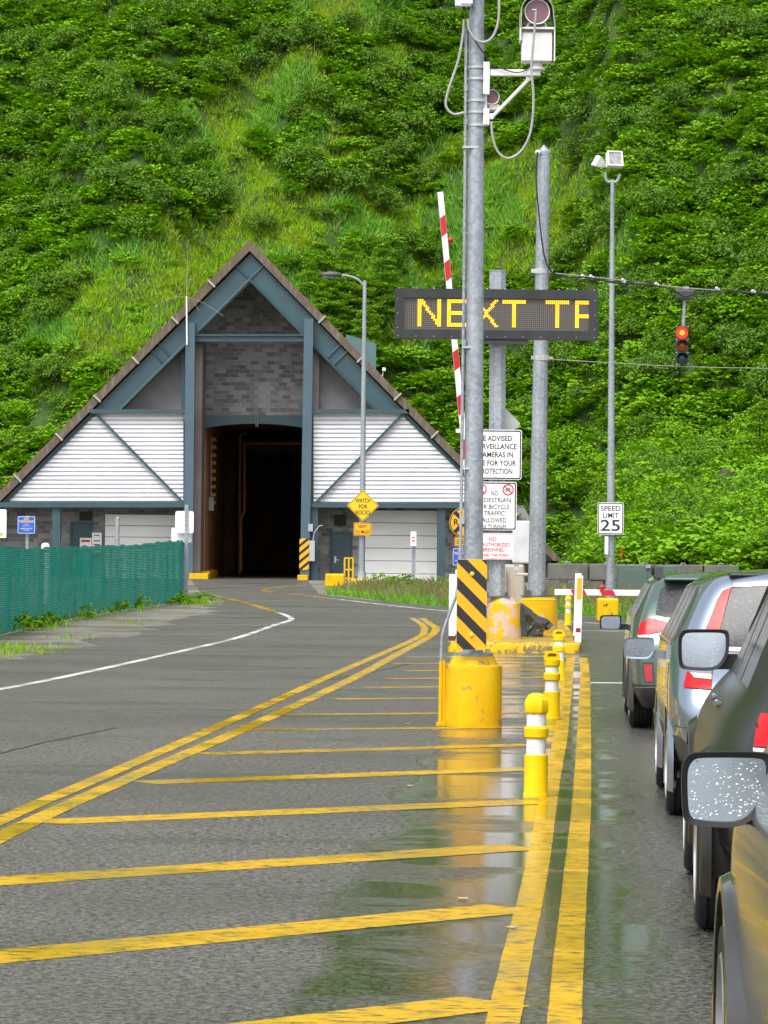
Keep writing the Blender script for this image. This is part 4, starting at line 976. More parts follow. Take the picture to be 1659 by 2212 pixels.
mb = MB(); a = [((x - z) * cos(pi / 4), (x + z) * cos(pi / 4)) for x, z in rrect(side - .05, side - .05, .055)]; c = [((x - z) * cos(pi / 4), (x + z) * cos(pi / 4)) for x, z in rrect(side - .085, side - .085, .045)]; mb.band(a, c, -.008, -.004); mb.build('border', INK, wr, smooth=0)
mb = MB()
for s__, z, wd in (('WATCH', .20, .60), ('FOR', -.04, .34), ('ROCKS', -.28, .60)): text(mb, s__, 0, z, .165, -.007, .02, wd)
mb.build('lettering', INK, wr, smooth=0, fix=False)
sign('distance_plaque', D(783, 1143, Y7s), 38 / s7, 28 / s7, 'small amber plaque reading NEXT 2½ MILES under the diamond sign', [('NEXT', 0, .11, .12, .36), ('2½ MILES', 0, -.11, .12, .55)], face=YSH, border=.016, inset=.02, bold=.015)
cb = thing('concrete_block', gz(723, 1277, 139), 'yellow painted concrete barrier block by the right portal column', 'concrete block')
mb = MB(); s_b = S(139); mb.box((0, .4, 14.5 / s_b), (42 / s_b, 1.0, 29 / s_b)); mb.build('block', YEL, cb, smooth=0, bevel=.06)
rl = thing('handrail', gz(753, 1254, 159), 'yellow tubular handrail beside the blue-green personnel door', 'handrail')
s_r = S(159)
mb = MB(); x0, x1, z1 = -9 / s_r, 9 / s_r, 50 / s_r
for x in (x0, 0, x1): mb.box((x, 0, z1 / 2), (.075, .075, z1))
for z in (z1, z1 * .5, .12): mb.box((0, 0.002, z), (x1 - x0, .07, .07))
mb.build('railing', YEL, rl, smooth=0)
def upost(name, px, py0, py1, Y, label, w=.06, lean=0):
    t = thing(name, gz(px, py1, Y), label, 'sign post'); h = (D(px, py0, Y).z)
    t.rotation_euler = (0, lean, 0)
    m_ = MB(); m_.prism([(-w / 2, 0), (w / 2, 0), (w / 2, h), (-w / 2, h)], -.006, .0); m_.box((-w / 2, .02, h / 2), (.008, .05, h)); m_.box((w / 2, .02, h / 2), (.008, .05, h)); m_.build('channel', GALV, t, smooth=0)
    m_ = MB(); k = int(h / .12)
    for i in range(k): m_.lathe([(.001, -.0085), (.012, -.0085), (.012, -.004)], (0, 0, .06 + i * .12), 8, 'Y', cap=False)
    m_.build('bolt_hole', BLACK, t, smooth=0); return t
upost('sign_post', 893, 1150, 1275, 136, 'perforated metal post in the grass before the right roller door', .13)
sign('parking_sign', D(893, 1164, 135.8), .22, .55, 'narrow white sign with small red marks on the post before the roller door', [], border=0, r=.03, bolts=False, extra=lambda t: MB().prism([(-.06, .02), (.06, .02), (.06, .07), (-.06, .07)], -.006, -.003).prism([(-.06, -.1), (.06, -.1), (.06, -.05), (-.06, -.05)], -.006, -.003).build('red_bar', REDI, t, smooth=0) and None)
# railway crossing sign group behind the camera pole
Y8 = 118.0; s8 = S(Y8)
upost('sign_post', 1000, 1100, 1300, Y8, 'metal post of the round railway sign behind the camera pole', .1)
rx = thing('railway_sign', D(1004, 1128, Y8 - .1), 'round yellow railway crossing sign with black X, half hidden by the camera pole', 'sign')
rad = 33 / s8
mb = MB(); mb.lathe([(.001, .006), (rad, .006), (rad, 0), (.001, 0)], n=36, ax='Y', cap=False); mb.build('backing', ALU, rx, smooth=0)
mb = MB(); mb.lathe([(.001, -.003), (rad - .003, -.003)], n=36, ax='Y', cap=False); mb.build('face', YSH, rx, smooth=0)
mb = MB(); mb.band([((rad - .02) * cos(2 * pi * i / 36), (rad - .02) * sin(2 * pi * i / 36)) for i in range(36)], [((rad - .05) * cos(2 * pi * i / 36), (rad - .05) * sin(2 * pi * i / 36)) for i in range(36)], -.007, -.003)
for sg in (1, -1):
    k = (rad - .04) * cos(pi / 4); d = .045; mb.prism([(-k - d, sg * (-k + d)), (-k + d, sg * (-k - d)), (k + d, sg * (k - d)), (k - d, sg * (k + d))], -.009 - .001 * sg, -.003)
text(mb, 'R', -.29, 0, .2, -.006, .03); text(mb, 'R', .29, 0, .2, -.006, .03); mb.build('marking', INK, rx, smooth=0, fix=False)
sign('exempt_plaque', D(1003, 1170, Y8 - .1), 42 / s8, 20 / s8, 'amber plaque reading EXEMPT under the railway sign behind the camera pole', [('EXEMPT', 0, 0, .15, .5)], face=YSH, border=.012)
BLUE = pm('blue_sheeting', (.02, .11, .55), .35); YIN = pm('yellow_sign_ink', (.80, .55, .05), .4); WIN = pm('white_sign_ink', (.75, .76, .8), .4)
Y9 = 112.
def trespass(px, py, Y, w, h, label, post_y=None):
    t = sign('trespass_sign', D(px, py, Y), w, h, label, [], face=BLUE, ink=WIN, border=.012, inset=.008)
    mb = MB(); text(mb, 'NO', 0, h * .35, h * .13, -.005, .03); text(mb, 'TRESPASSING', 0, h * .20, h * .13, -.005, .03, w * .84); mb.build('lettering', YIN, t, smooth=0, fix=False)
    mb = MB(); text(mb, 'BY', 0, h * .08, h * .05, -.005); text(mb, 'ORDER OF', 0, h * .01, h * .05, -.005, 0, w * .3); text(mb, 'CHIEF OF SECURITY', 0, -h * .06, h * .05, -.005, 0, w * .5); text(mb, 'ALASKA RAILROAD', 0, -h * .20, h * .075, -.005, .02, w * .68); text(mb, 'CORPORATION', 0, -h * .30, h * .055, -.005, .01, w * .36); mb.build('lettering', WIN, t, smooth=0, fix=False)
    return t
trespass(995, 1203, Y9, 34 / S(Y9), 38 / S(Y9), 'blue sign half hidden behind the camera pole and its conduit')
upost('sign_post', 996, 1180, 1300, Y9 + .15, 'short metal post of the half hidden blue sign')

# ------------------------------------------------------------------ left side: mesh fence and signs
FP = [(-330, 1448, 1185), (0, 1374, 1178), (60, 1358, 1183), (140, 1341, 1180), (200, 1330, 1178), (290, 1316, 1176), (360, 1306, 1168), (400, 1300, 1166)]
fb = [G(x, y) for x, y, _ in FP]; fh = []
for (x, y, yt), p in zip(FP, fb): q_ = D(x, yt, p.y); fh.append(q_.z)
fence = thing('mesh_fence', fb[3], 'green windbreak netting fence beside the gravel shoulder', 'fence')
vs, Qd = [], []; acc = 0; cols = []
for i in range(len(fb) - 1):
    k = 26
    for j in range(k + (i == len(fb) - 2)):
        t = j / k; cols.append((fb[i].lerp(fb[i + 1], t), fh[i] + (fh[i + 1] - fh[i]) * t))
dirn = (fb[-1] - fb[1]).normalized(); nrm = Vector((dirn.y, -dirn.x, 0)); NR = 14; ph = 0
for i, (p, h) in enumerate(cols):
    if i: ph += (p - cols[i - 1][0]).length
    for j in range(NR + 1):
        t = j / NR; amp = .05 * (.3 + .7 * sin(pi * t) ** .5)
        w = amp * (sin(ph * 2.9 + sin(ph * .9) * 2) + .5 * sin(ph * 6.7 + t * 1.5) + .45 * sin(ph * 13 + 1.2 * sin(t * 4 + ph)))
        hz_ = h - .03 * sin(ph * 1.3) ** 2 - .025 * abs(sin(ph * 2.15))
        v = p - fence.location + nrm * w; vs.append((v.x, v.y, .02 + hz_ * t))
n_ = len(cols); i0 = (np.arange(n_ - 1)[:, None] * (NR + 1) + np.arange(NR)[None]).ravel(); Qd = np.stack([i0, i0 + NR + 1, i0 + NR + 2, i0 + 1], -1)
m, n, b = nt_new('green_netting')
tc = N(n, 'TexCoord').outputs['Object']
wv = N(n, 'TexWave', wave_type='BANDS', bands_direction='Z'); wv.inputs['Scale'].default_value = 7.5; wv.inputs['Distortion'].default_value = 2.5; wv.inputs['Detail'].default_value = 3; n.links.new(tc, wv.inputs['Vector'])
base = mixc(n, ramp(n, noise(n, 1.1, 5), .35, .65), (.016, .33, .25), (.030, .42, .32))
base = mixc(n, ramp(n, wv.outputs['Fac'], .25, .8), base, (.014, .22, .17))
base = mixc(n, ramp(n, noise(n, 2.3, 6, stretch=(2, 1, .5)), .60, .72, 0, .5), base, (.13, .19, .13))
n.links.new(base, b.inputs['Base Color']); b.inputs['Roughness'].default_value = .6; b.inputs['Specular IOR Level'].default_value = .08
hole = N(n, 'Math', operation='MULTIPLY'); n.links.new(ramp(n, wv.outputs['Fac'], .0, .35, .55, 0), hole.inputs[0]); n.links.new(ramp(n, noise(n, 45, 1), .42, .58), hole.inputs[1])
al = N(n, 'Math', operation='SUBTRACT'); al.inputs[0].default_value = 1; n.links.new(hole.outputs[0], al.inputs[1]); n.links.new(al.outputs[0], b.inputs['Alpha'])
bump(n, b, wv.outputs['Fac'], .5, .02)
npmesh('netting', np.array(vs), Qd, m, fence, True)
mb_r = MB()
for i in range(len(fb) - 1):
    for t in ((0, .5) if i else (0, .33, .66)):
        p = fb[i].lerp(fb[i + 1], t) - fence.location - nrm * .11; h = fh[i] + (fh[i + 1] - fh[i]) * t
        mb = MB(); mb.cyl((p.x, p.y, -.1), (p.x, p.y, h - .04), .03, n=10); mb.build('fence_post', GALV, fence)
    a, c = fb[i] - fence.location - nrm * .11, fb[i + 1] - fence.location - nrm * .11
    mb_r.cyl((a.x, a.y, fh[i] - .10), (c.x, c.y, fh[i + 1] - .10), .02, n=8)
mb_r.build('top_rail', GALV, fence)
# posts and signs around the fence
Ya = 104.
upost('sign_post', 402, 1090, 1298, Ya, 'perforated post with two blank sign backs at the end of the green fence', .085, R(-.4))
upost('sign_post', 395, 1160, 1298, Ya + .3, 'second shorter post tucked behind the sign backs at the fence end', .07)
sa = S(Ya)
STK = pm('lime_sticker', (.45, .62, .05), .4)
def stickers(t):
    MB().prism([(.02, .08), (.09, .08), (.09, .18), (.02, .18)], -.006, -.003).build('sticker', STK, t, smooth=0)
    MB().prism([(.16, .06), (.22, .06), (.22, .18), (.16, .18)], -.006, -.003).build('sticker', WHITE, t, smooth=0)
sign('blank_sign', D(398.5, 1128, Ya + .06), 40 / sa, 48 / sa, 'larger upper white sign back with lime sticker on the fence end post', [], border=0, r=.06, extra=stickers, bolts=False)
sign('blank_sign', D(392, 1156, Ya + .2), 44 / sa, 32 / sa, 'lower pale sign back partly behind the post at the fence end', [], border=0, r=.05, bolts=False)
sign('blank_sign', D(1, 1131, 72), 26 / S(72), 62 / S(72), 'white sign back with lime sticker above the near end of the green fence', [], border=0, r=.03, bolts=False, extra=lambda t: MB().prism([(-.02, -.25), (.05, -.25), (.05, -.18), (-.02, -.18)], -.006, -.003).build('sticker', STK, t, smooth=0) and None)
upost('sign_post', -8, 1100, 1365, 72.2, 'post of the white sign back near the frame edge', .06)
Yt = 96.
trespass(57, 1134, Yt, 38 / S(Yt), 38 / S(Yt), 'blue and yellow NO TRESPASSING sign standing behind the green fence')
upost('sign_post', 57, 1114, 1300, Yt + .1, 'galvanised post of the blue sign behind the green fence', .07)
tb = thing('bollard', gz(252, 1300, 118), 'bare galvanised pipe sticking up above the green fence before the roller door', 'pipe post')
h = D(252, 1120, 118).z; mb = MB(); mb.cyl((0, 0, 0), (0, 0, h), .07, n=12); mb.lathe([(.075, h - .04), (.075, h + .02), (.04, h + .05)], n=12); mb.build('pipe', GALV, tb)
tm = thing('marker_dome', gz(97, 1300, 100), 'white domed top of a utility marker peeking over the green fence', 'utility marker')
h = D(97, 1173, 100).z; mb = MB(); mb.lathe([(.12, 0), (.12, h - .08), (.10, h - .02), (.05, h), (.01, h + .005)], n=14); mb.build('tube', WHITE, tm)
def danger(t): MB().prism([(-.2, .06), (.2, .06), (.2, .17), (-.2, .17)], -.006, -.003).build('red_band', REDI, t, smooth=0)
sign('danger_sign', D(185, 1174, 162.6), .52, .5, 'small white sign with red heading on the block wall over the green fence', [], border=0, r=.01, extra=danger, bolts=False)
def bars(t): MB().prism([(-.12, .3), (.12, .3), (.12, .34), (-.12, .34)], -.006, -.003).prism([(-.14, .05), (.14, .05), (.14, .1), (-.14, .1)], -.006, -.003).prism([(-.14, -.12), (.14, -.12), (.14, -.07), (-.14, -.07)], -.006, -.003).build('marking', INK, t, smooth=0)
sign('wall_notice', D(209, 1172, 162.6), .44, .9, 'narrow white notice with dark lines on the block wall left of the roller door', [], border=0, r=.01, extra=bars, bolts=False)

# ------------------------------------------------------------------ block wall, cabinet, stakes
YB = 121.; sB = S(YB)
CONC = pm('stained_concrete', (.155, .150, .135), .85, col2=(.085, .082, .072), scale=2.2, bscale=14, bstr=.5, stretch=(1, 1, .5))
xs_ = [1183, 1272, 1353, 1435, 1520, 1598, 1680]
def cblock(x0, x1, y0, y1, label, dy=0):
    a, c = D(x0 + 1.2, y1, YB), D(x1 - 1.2, y0, YB); o_ = thing('concrete_block', ((a.x + c.x) / 2, YB + dy, a.z), label, 'concrete block', 'grey retaining wall blocks')
    w, h = c.x - a.x, c.z - a.z
    mb = MB(); mb.box((0, .3, h / 2), (w, .6, h)); mb.build('block', CONC, o_, smooth=0, bevel=.035)
    mb = MB(); mb.tube([(-.1, .3, h - .02), (-.06, .3, h + .05), (.06, .3, h + .05), (.1, .3, h - .02)], .015, 6); mb.build('lifting_loop', GALV, o_, smooth=0)
gl = D(0, 1292, YB).z
LB = 'stained grey concrete block in the {} course of the retaining wall behind the barrier'
for i in range(5): cblock(xs_[i], xs_[i + 1], 1218 + i * .8, 1253 + i * .8, LB.format('upper'), random.uniform(-.06, .06))
for i, (a, c) in enumerate(((1150, 1212), (1224, 1305), (1305, 1385), (1385, 1466), (1466, 1548), (1548, 1628))): cblock(a, c, 1253.6 + i * .8, 1291 + i * .8, LB.format('lower'), random.uniform(-.05, .05))
uc = thing('utility_cabinet', gz(1398, 1290, 117), 'green steel utility cabinet standing before the concrete block wall', 'utility cabinet'); sU = S(117)
GCB = pm('dull_green_enamel', (.075, .11, .095), .5, col2=(.085, .125, .105))
mb = MB(); h = D(1398, 1222, 117).z; w = 128 / sU; mb.box((0, .3, h / 2), (w, .6, h)); mb.build('body', GCB, uc, smooth=0, bevel=.02)
mb = MB(); mb.box((-w / 4, -.012, h / 2 - .03), (w / 2 - .06, .02, h - .16)); mb.build('door', GCB, uc, smooth=0, bevel=.01); mb = MB(); mb.box((w / 4, -.012, h / 2 - .03), (w / 2 - .06, .02, h - .16)); mb.build('door', GCB, uc, smooth=0, bevel=.01)
mb = MB(); mb.box((.02, -.02, h - .02), (.16, .1, .12)); mb.build('padlock_cover', GALV, uc, smooth=0)
ORG = pm('orange_plastic', (.75, .13, .01), .5)
for px, y0, y1, lab in ((1470, 1162, 1185, 'taller orange marker stake in the bushes behind the block wall'), (1342, 1181, 1192, 'short orange marker stake in the grass behind the block wall')):
    Yk = 124.5; gp_ = D(px, y1, Yk); zz = float(hill_h(gp_.x, Yk)); st = thing('marker_stake', (gp_.x, Yk, zz - .1), lab, 'marker stake')
    mb = MB(); mb.prism([(-.045, 0), (.045, 0), (.045, D(px, y0, Yk).z - zz + .1), (-.045, D(px, y0, Yk).z - zz + .1)], -.02, .02); mb.build('slat', ORG, st, smooth=0)
# ------------------------------------------------------------------ cars (length along +y, rear bumper at y = 0)
GLASS = None
def car_paint(name, col, col2=None, metal=.55, dirt=None, amt=.5, cr=.05):
    m, n, b = nt_new(name)
    base = mixc(n, ramp(n, noise(n, 2, 4), .3, .7), col, col2 or tuple(c * .85 for c in col))
    if dirt:
        tc = N(n, 'TexCoord').outputs['Object']; sx = N(n, 'SeparateXYZ'); n.links.new(tc, sx.inputs[0])
        low = ramp(n, sx.outputs[2], .3, 1.0, .62, .35)
        gt = N(n, 'Math', operation='ADD'); n.links.new(noise(n, 5, 7, rough=.7, stretch=(1, 1, .45)), gt.inputs[0]); n.links.new(low, gt.inputs[1])
        dm_ = ramp(n, gt.outputs[0], 1.0, 1.16, 0, amt)
        base = mixc(n, dm_, base, dirt); n.links.new(ramp(n, dm_, 0, 1, .28, .6), b.inputs['Roughness'])
    else: b.inputs['Roughness'].default_value = .28
    n.links.new(base, b.inputs['Base Color']); b.inputs['Metallic'].default_value = metal
    b.inputs['Coat Weight'].default_value = 1 if cr < .1 else .22; b.inputs['Specular IOR Level'].default_value = .5 if cr < .1 else .22; b.inputs['Coat Roughness'].default_value = cr
    v = N(n, 'TexVoronoi'); v.inputs['Scale'].default_value = 70; n.links.new(N(n, 'TexCoord').outputs['Object'], v.inputs['Vector'])
    bump(n, b, ramp(n, v.outputs['Distance'], .1, .35, 1, 0), .03, .004)
    return m
def glassy(name, col, rough=.06):
    m, n, b = nt_new(name)
    v = N(n, 'TexVoronoi'); v.inputs['Scale'].default_value = 38; n.links.new(N(n, 'TexCoord').outputs['Object'], v.inputs['Vector'])
    n.links.new(mixc(n, ramp(n, noise(n, 60, 2), .55, .7), col, tuple(c * 2 + .02 for c in col)), b.inputs['Base Color'])
    b.inputs['Roughness'].default_value = rough; b.inputs['Specular IOR Level'].default_value = .22
    bump(n, b, ramp(n, v.outputs['Distance'], .08, .3, 1, 0), .03, .004); return m
CG = glassy('tinted_car_glass', (.050, .052, .056), .16); MIRM, n_, b_ = nt_new('wet_mirror_glass')
b_.inputs['Metallic'].default_value = 1; b_.inputs['Base Color'].default_value = (.60, .70, .80, 1); b_.inputs['Roughness'].default_value = .12
TYRE = pm('tyre_rubber', (.012, .012, .013), .7, bscale=60, bstr=.4); RIM = pm('alloy_rim', (.62, .63, .65), .3, .85); CLAD = pm('dark_grey_cladding', (.045, .046, .046), .55)
TRED = pm('red_tail_lens', (.55, .006, .012), .22, spec=.3); TWHT = pm('clear_tail_lens', (.72, .68, .66), .12, coat=.6); CHROME = pm('bright_trim', (.8, .82, .86), .15, .9); UND = pm('black_underside', (.008, .008, .008), .9)
LDROP = pm('water_drop', (.75, .8, .85), .05, coat=1)
from mathutils.bvhtree import BVHTree
from mathutils.geometry import tessellate_polygon
BODY = {}
def on_body(t, name, poly, mat, off=.005, axis='rear', both=True, parent=None, side=-1, cell=.03):
    """a lamp, pane or strip shaped as an outline and laid onto the bodywork (x,z seen from behind, or y,z seen from the side)"""
    out = None
    for sg in ((1, -1) if both else (1,)):
        bm = bmesh.new(); vs = [bm.verts.new((x * sg if axis == 'rear' else x, 0, z)) for x, z in poly]; f = bm.faces.new(vs)
        xs_, zs_ = [p[0] * (sg if axis == 'rear' else 1) for p in poly], [p[1] for p in poly]
        for lo, hi, no in ((min(xs_), max(xs_), (1, 0, 0)), (min(zs_), max(zs_), (0, 0, 1))):
            k = int((hi - lo) / cell)
            for i in range(1, k + 1):
                c = lo + (hi - lo) * i / (k + 1); bmesh.ops.bisect_plane(bm, geom=bm.verts[:] + bm.edges[:] + bm.faces[:], plane_co=(c * no[0], 0, c * no[2]), plane_no=no)
        bmesh.ops.triangulate(bm, faces=[f for f in bm.faces if len(f.verts) > 4])
        for v in bm.verts:
            if axis == 'rear':
                h = BODY[t.name].ray_cast(Vector((v.co.x, -2, v.co.z)), Vector((0, 1, 0)))
                if h[0] is not None: v.co = h[0] + h[1].normalized() * (off if h[1].y < 0 else -off)
                else: v.co.y = .3
            else:
                h = BODY[t.name].ray_cast(Vector((3 * side * sg, v.co.x, v.co.z)), Vector((-side * sg, 0, 0)))
                if h[0] is not None: v.co = h[0] + Vector((side * sg * off, 0, 0))
        me = bpy.data.meshes.new(name); bm.to_mesh(me); bm.free(); me.materials.append(mat); me.polygons.foreach_set('use_smooth', [True] * len(me.polygons))
        o = bpy.data.objects.new(name, me); COL.objects.link(o); o.parent = parent or t; out = out or o
    return out
PARTN = {0: 'body', 1: 'side_window', 2: 'rear_window', 3: 'windscreen', 4: 'tail_lamp', 5: 'cladding', 6: 'lamp_lens', 7: 'underside', 8: 'upper_lamp', 9: 'pillar_trim'}
def make_car(name, label, cat, loc, rz, sp, paint):
    t = thing(name, loc, label, cat, None, rz)
    rows, kb = sp['rows'], sp['kb']; K = len(rows); cf = sp['cf']; Lc = sp['L']; W0 = sp['W']
    yrt, yrf, yc = sp['roof']; belt = rows[kb][0]
    def ring(s):
        y = sp['st'][s]; out = []
        if y <= yrf: c = 1
        elif y < yc: c = 1 - (y - yrf) / (yc - yrf)
        else: c = 0
        zh = belt + .03 - (0 if y < yc else .20 * ((y - yc) / (Lc - yc)) ** 1.6)
        wt = 1 - sp.get('taper', .07) * max(0, (.7 - y) / .7) ** 1.5 - .16 * max(0, (y - (Lc - 1.1)) / 1.1) ** 2
        tilt = {0: 1, 1: .55, 2: .12}.get(s, 0)
        for k, (z, w, yr) in enumerate(rows):
            if k <= kb:
                zz = min(z, zh - .05 * (kb - k + 1)) if y > yc else z; ww = w
            else:
                top = zh + .012 * (k - kb); zz = top + (z - top) * c; w5 = rows[kb][1]; wl = w5 - (.05 if k == kb + 1 else .26); ww = wl + (w - wl) * c
            yy = y + (yr if s == 0 else yr * tilt)
            if s == len(sp['st']) - 1: yy += sp['nose'][min(k, len(sp['nose']) - 1)]
            tk = sp.get('tuck', 0) * {0: 1, 1: .6}.get(s, 0) * (1 if k <= 2 else 0)
            out.append((ww * wt * (1 - tk), yy, zz))
        return out
    rings = [ring(s) for s in range(len(sp['st']))]; nc = len(cf); ns = len(rings)
    V, idx = [], {}
    def vid(key, co):
        if key not in idx: idx[key] = len(V); V.append(co)
        return idx[key]
    crown = .05
    def vert(s, k, c):
        """station, row, column; on the ring columns 0 / nc-1 are the two sides, inner columns only on top and bottom (or on the end caps)"""
        w, y, z = rings[s][k]; f = cf[c]; zz = z + (crown * (1 - f * f) if k == K - 1 else 0)
        bul = 0
        if s == 0: bul = -sp.get('bulge', .10) * (1 - f * f)
        if s == ns - 1: bul = .16 * (1 - f * f)
        return vid((s, k, c), (f * w, y + bul, zz))
    Fc, Mt = [], []
    def face(a, mi): Fc.append(a); Mt.append(mi)
    tg = sp['tag']
    for s in range(ns - 1):
        for k in range(K - 1):
            for c in (0, nc - 1): face((vert(s, k, c), vert(s + 1, k, c), vert(s + 1, k + 1, c), vert(s, k + 1, c)), tg('side', s, k, c))
        for c in range(nc - 1):
            face((vert(s, K - 1, c), vert(s + 1, K - 1, c), vert(s + 1, K - 1, c + 1), vert(s, K - 1, c + 1)), tg('top', s, K, c))
            face((vert(s, 0, c), vert(s, 0, c + 1), vert(s + 1, 0, c + 1), vert(s + 1, 0, c)), 7)
    for k in range(K - 1):
        for c in range(nc - 1):
            face((vert(0, k, c), vert(0, k + 1, c), vert(0, k + 1, c + 1), vert(0, k, c + 1)), tg('rear', 0, k, c))
            face((vert(ns - 1, k, c), vert(ns - 1, k, c + 1), vert(ns - 1, k + 1, c + 1), vert(ns - 1, k + 1, c)), 0)
    me = bpy.data.meshes.new('cage'); me.from_pydata(V, [], Fc); me.polygons.foreach_set('material_index', Mt)
    for i in range(10): me.materials.append(None)
    bm = bmesh.new(); bm.from_mesh(me); bmesh.ops.recalc_face_normals(bm, faces=bm.faces)
    cl_ = bm.edges.layers.float.new('crease_edge')
    for e in bm.edges:                                   # hold lamp, glass and cladding edges crisp
        ms = {f.material_index for f in e.link_faces}
        if len(ms) > 1: e[cl_] = .55
    bm.to_mesh(me); bm.free()
    o = bpy.data.objects.new('cage', me); COL.objects.link(o); md = o.modifiers.new('s', 'SUBSURF'); md.levels = 4; md.render_levels = 4
    bpy.context.view_layer.update(); dg = bpy.context.evaluated_depsgraph_get()
    ev = bpy.data.meshes.new_from_object(o.evaluated_get(dg)); bpy.data.objects.remove(o)
    BODY[t.name] = BVHTree.FromPolygons([v.co.copy() for v in ev.vertices], [tuple(p.vertices) for p in ev.polygons])
    bm = bmesh.new(); bm.from_mesh(ev); rw, ra = sp['rw'], sp['ra']
    dele = []
    for f in bm.faces:
        c = f.calc_center_median()
        for ya in sp['ax']:
            if abs(c.x) > .45 * W0 and (c.y - ya) ** 2 + (c.z - rw) ** 2 < ra * ra and c.z < rw + ra: dele.append(f); break
    bmesh.ops.delete(bm, geom=dele, context='FACES')
    for v in bm.verts:
        if v.is_boundary and abs(v.co.x) > .45 * W0:
            for ya in sp['ax']:
                d = Vector((v.co.y - ya, v.co.z - rw)); 
                if .7 * ra < d.length < 1.2 * ra and d.y > -.15: d.normalize(); v.co.y, v.co.z = ya + d.x * ra, rw + d.y * ra
    mats = {0: paint, 1: CG, 2: CG, 3: CG, 4: TRED, 5: sp.get('clad', CLAD), 6: TWHT, 7: UND, 8: TRED, 9: BLACK}
    for mi in range(10):
        fs = [f for f in bm.faces if f.material_index == mi]
        if not fs: continue
        sides = {0: None}
        groups = {'': fs}
        if mi != 0:                                      # every pane, lamp and pillar is a part of its own
            groups = {}; seen = set(); pool = set(fs); gi = 0
            for f0 in fs:
                if f0 in seen: continue
                st_ = [f0]; seen.add(f0); isl_ = []
                while st_:
                    f = st_.pop(); isl_.append(f)
                    for e in f.edges:
                        for g_ in e.link_faces:
                            if g_ in pool and g_ not in seen: seen.add(g_); st_.append(g_)
                groups[gi] = isl_; gi += 1
        for g, ff in groups.items():
            if not ff: continue
            ids = {}; vs = []; fo = []; off = {4: .006, 6: .006, 8: .006}.get(mi, 0)
            for f in ff:
                q_ = []
                for v in f.verts:
                    if v.index not in ids: ids[v.index] = len(vs); vs.append(v.co + v.normal * off)
                    q_.append(ids[v.index])
                fo.append(q_)
            mb = MB(); mb.add(vs, fo); mb.build(PARTN[mi], mats[mi], t, smooth=50, fix=False)
    bm.free()
    # wheels
    tw = .235
    for ya in sp['ax']:
        for sg in (-1, 1):
            xo = sg * (W0 - sp.get('wheel_in', .015) - tw / 2)
            c = Vector((xo, ya, rw))
            mb = MB(); pr = [(rw * .66, -tw / 2 + .02), (rw * .72, -tw / 2), (rw * .9, -tw / 2), (rw * .965, -tw / 2 + .02), (rw, -tw / 2 + .05)]
            for gx in (-.055, -.015, .025, .06): pr += [(rw, gx - .012), (rw - .012, gx - .008), (rw - .012, gx + .002), (rw, gx + .006)]
            pr += [(rw, tw / 2 - .05), (rw * .965, tw / 2 - .02), (rw * .9, tw / 2), (rw * .72, tw / 2), (rw * .66, tw / 2 - .02)]
            mb.lathe(pr, c, 40, 'X'); wh = mb.build('wheel', TYRE, t, smooth=40)
            mb = MB(); xf_ = sg * (tw / 2 - .03)
            mb.lathe([(rw * .70, xf_ + sg * .028), (rw * .66, xf_ + sg * .034), (rw * .62, xf_ + sg * .01), (rw * .60, xf_ - sg * .05)], c, 36, 'X', cap=False)
            mb.lathe([(.002, xf_ + sg * .02), (.06, xf_ + sg * .02), (.075, xf_)], c, 16, 'X', cap=False)
            for k in range(6):
                a = k * pi / 3; rr_ = Matrix.Rotation(a, 3, 'X'); mb.box(c + rr_ @ Vector((xf_, 0, rw * .34)), (.03, .075, rw * .62), rr_)
            mb.build('rim', RIM, wh, smooth=30)
            mb = MB(); mb.cyl(c + Vector((xf_ - sg * .06, 0, 0)), c + Vector((xf_ - sg * .08, 0, 0)), rw * .6, n=24); mb.build('brake_disc', UND, wh, smooth=0)
            a0 = [R(a) for a in range(-12, 193, 6)]
            mb = MB(); vs = []
            for a in a0:
                for x in (W0 - .03, W0 - .42): vs.append((sg * x, ya + ra * 1.0 * cos(a), rw + ra * 1.0 * sin(a)))
            mb.add(vs, [(2 * i, 2 * i + 1, 2 * i + 3, 2 * i + 2) for i in range(len(a0) - 1)]); mb.add([(sg * (W0 - .42), ya + ra * cos(a), rw + ra * sin(a)) for a in a0], [tuple(range(len(a0)))])
            mb.build('wheel_arch', UND, t, smooth=0, fix=False)
            lip = MB(); ft = sp.get('flare', .0); vs = []
            A = [R(a) for a in range(-22, 203, 3)]
            for a in A:
                z = rw + ra * sin(a)
                for dr, dx in ((-.004, -.05), (-.004, .008 + ft), (.012, .012 + ft), (.04, .008 + ft), (.075, -.03)):
                    wl = W0 - (.02 if z < .9 else .04); vs.append((sg * (wl + dx), ya + (ra + dr) * cos(a), rw + (ra + dr) * sin(a)))
            lip.add(vs, [(5 * i + j, 5 * i + j + 1, 5 * i + 6 + j, 5 * i + 5 + j) for i in range(len(A) - 1) for j in range(4)])
            lip.build('arch_lip', sp.get('lip', paint), t, smooth=40)
    return t
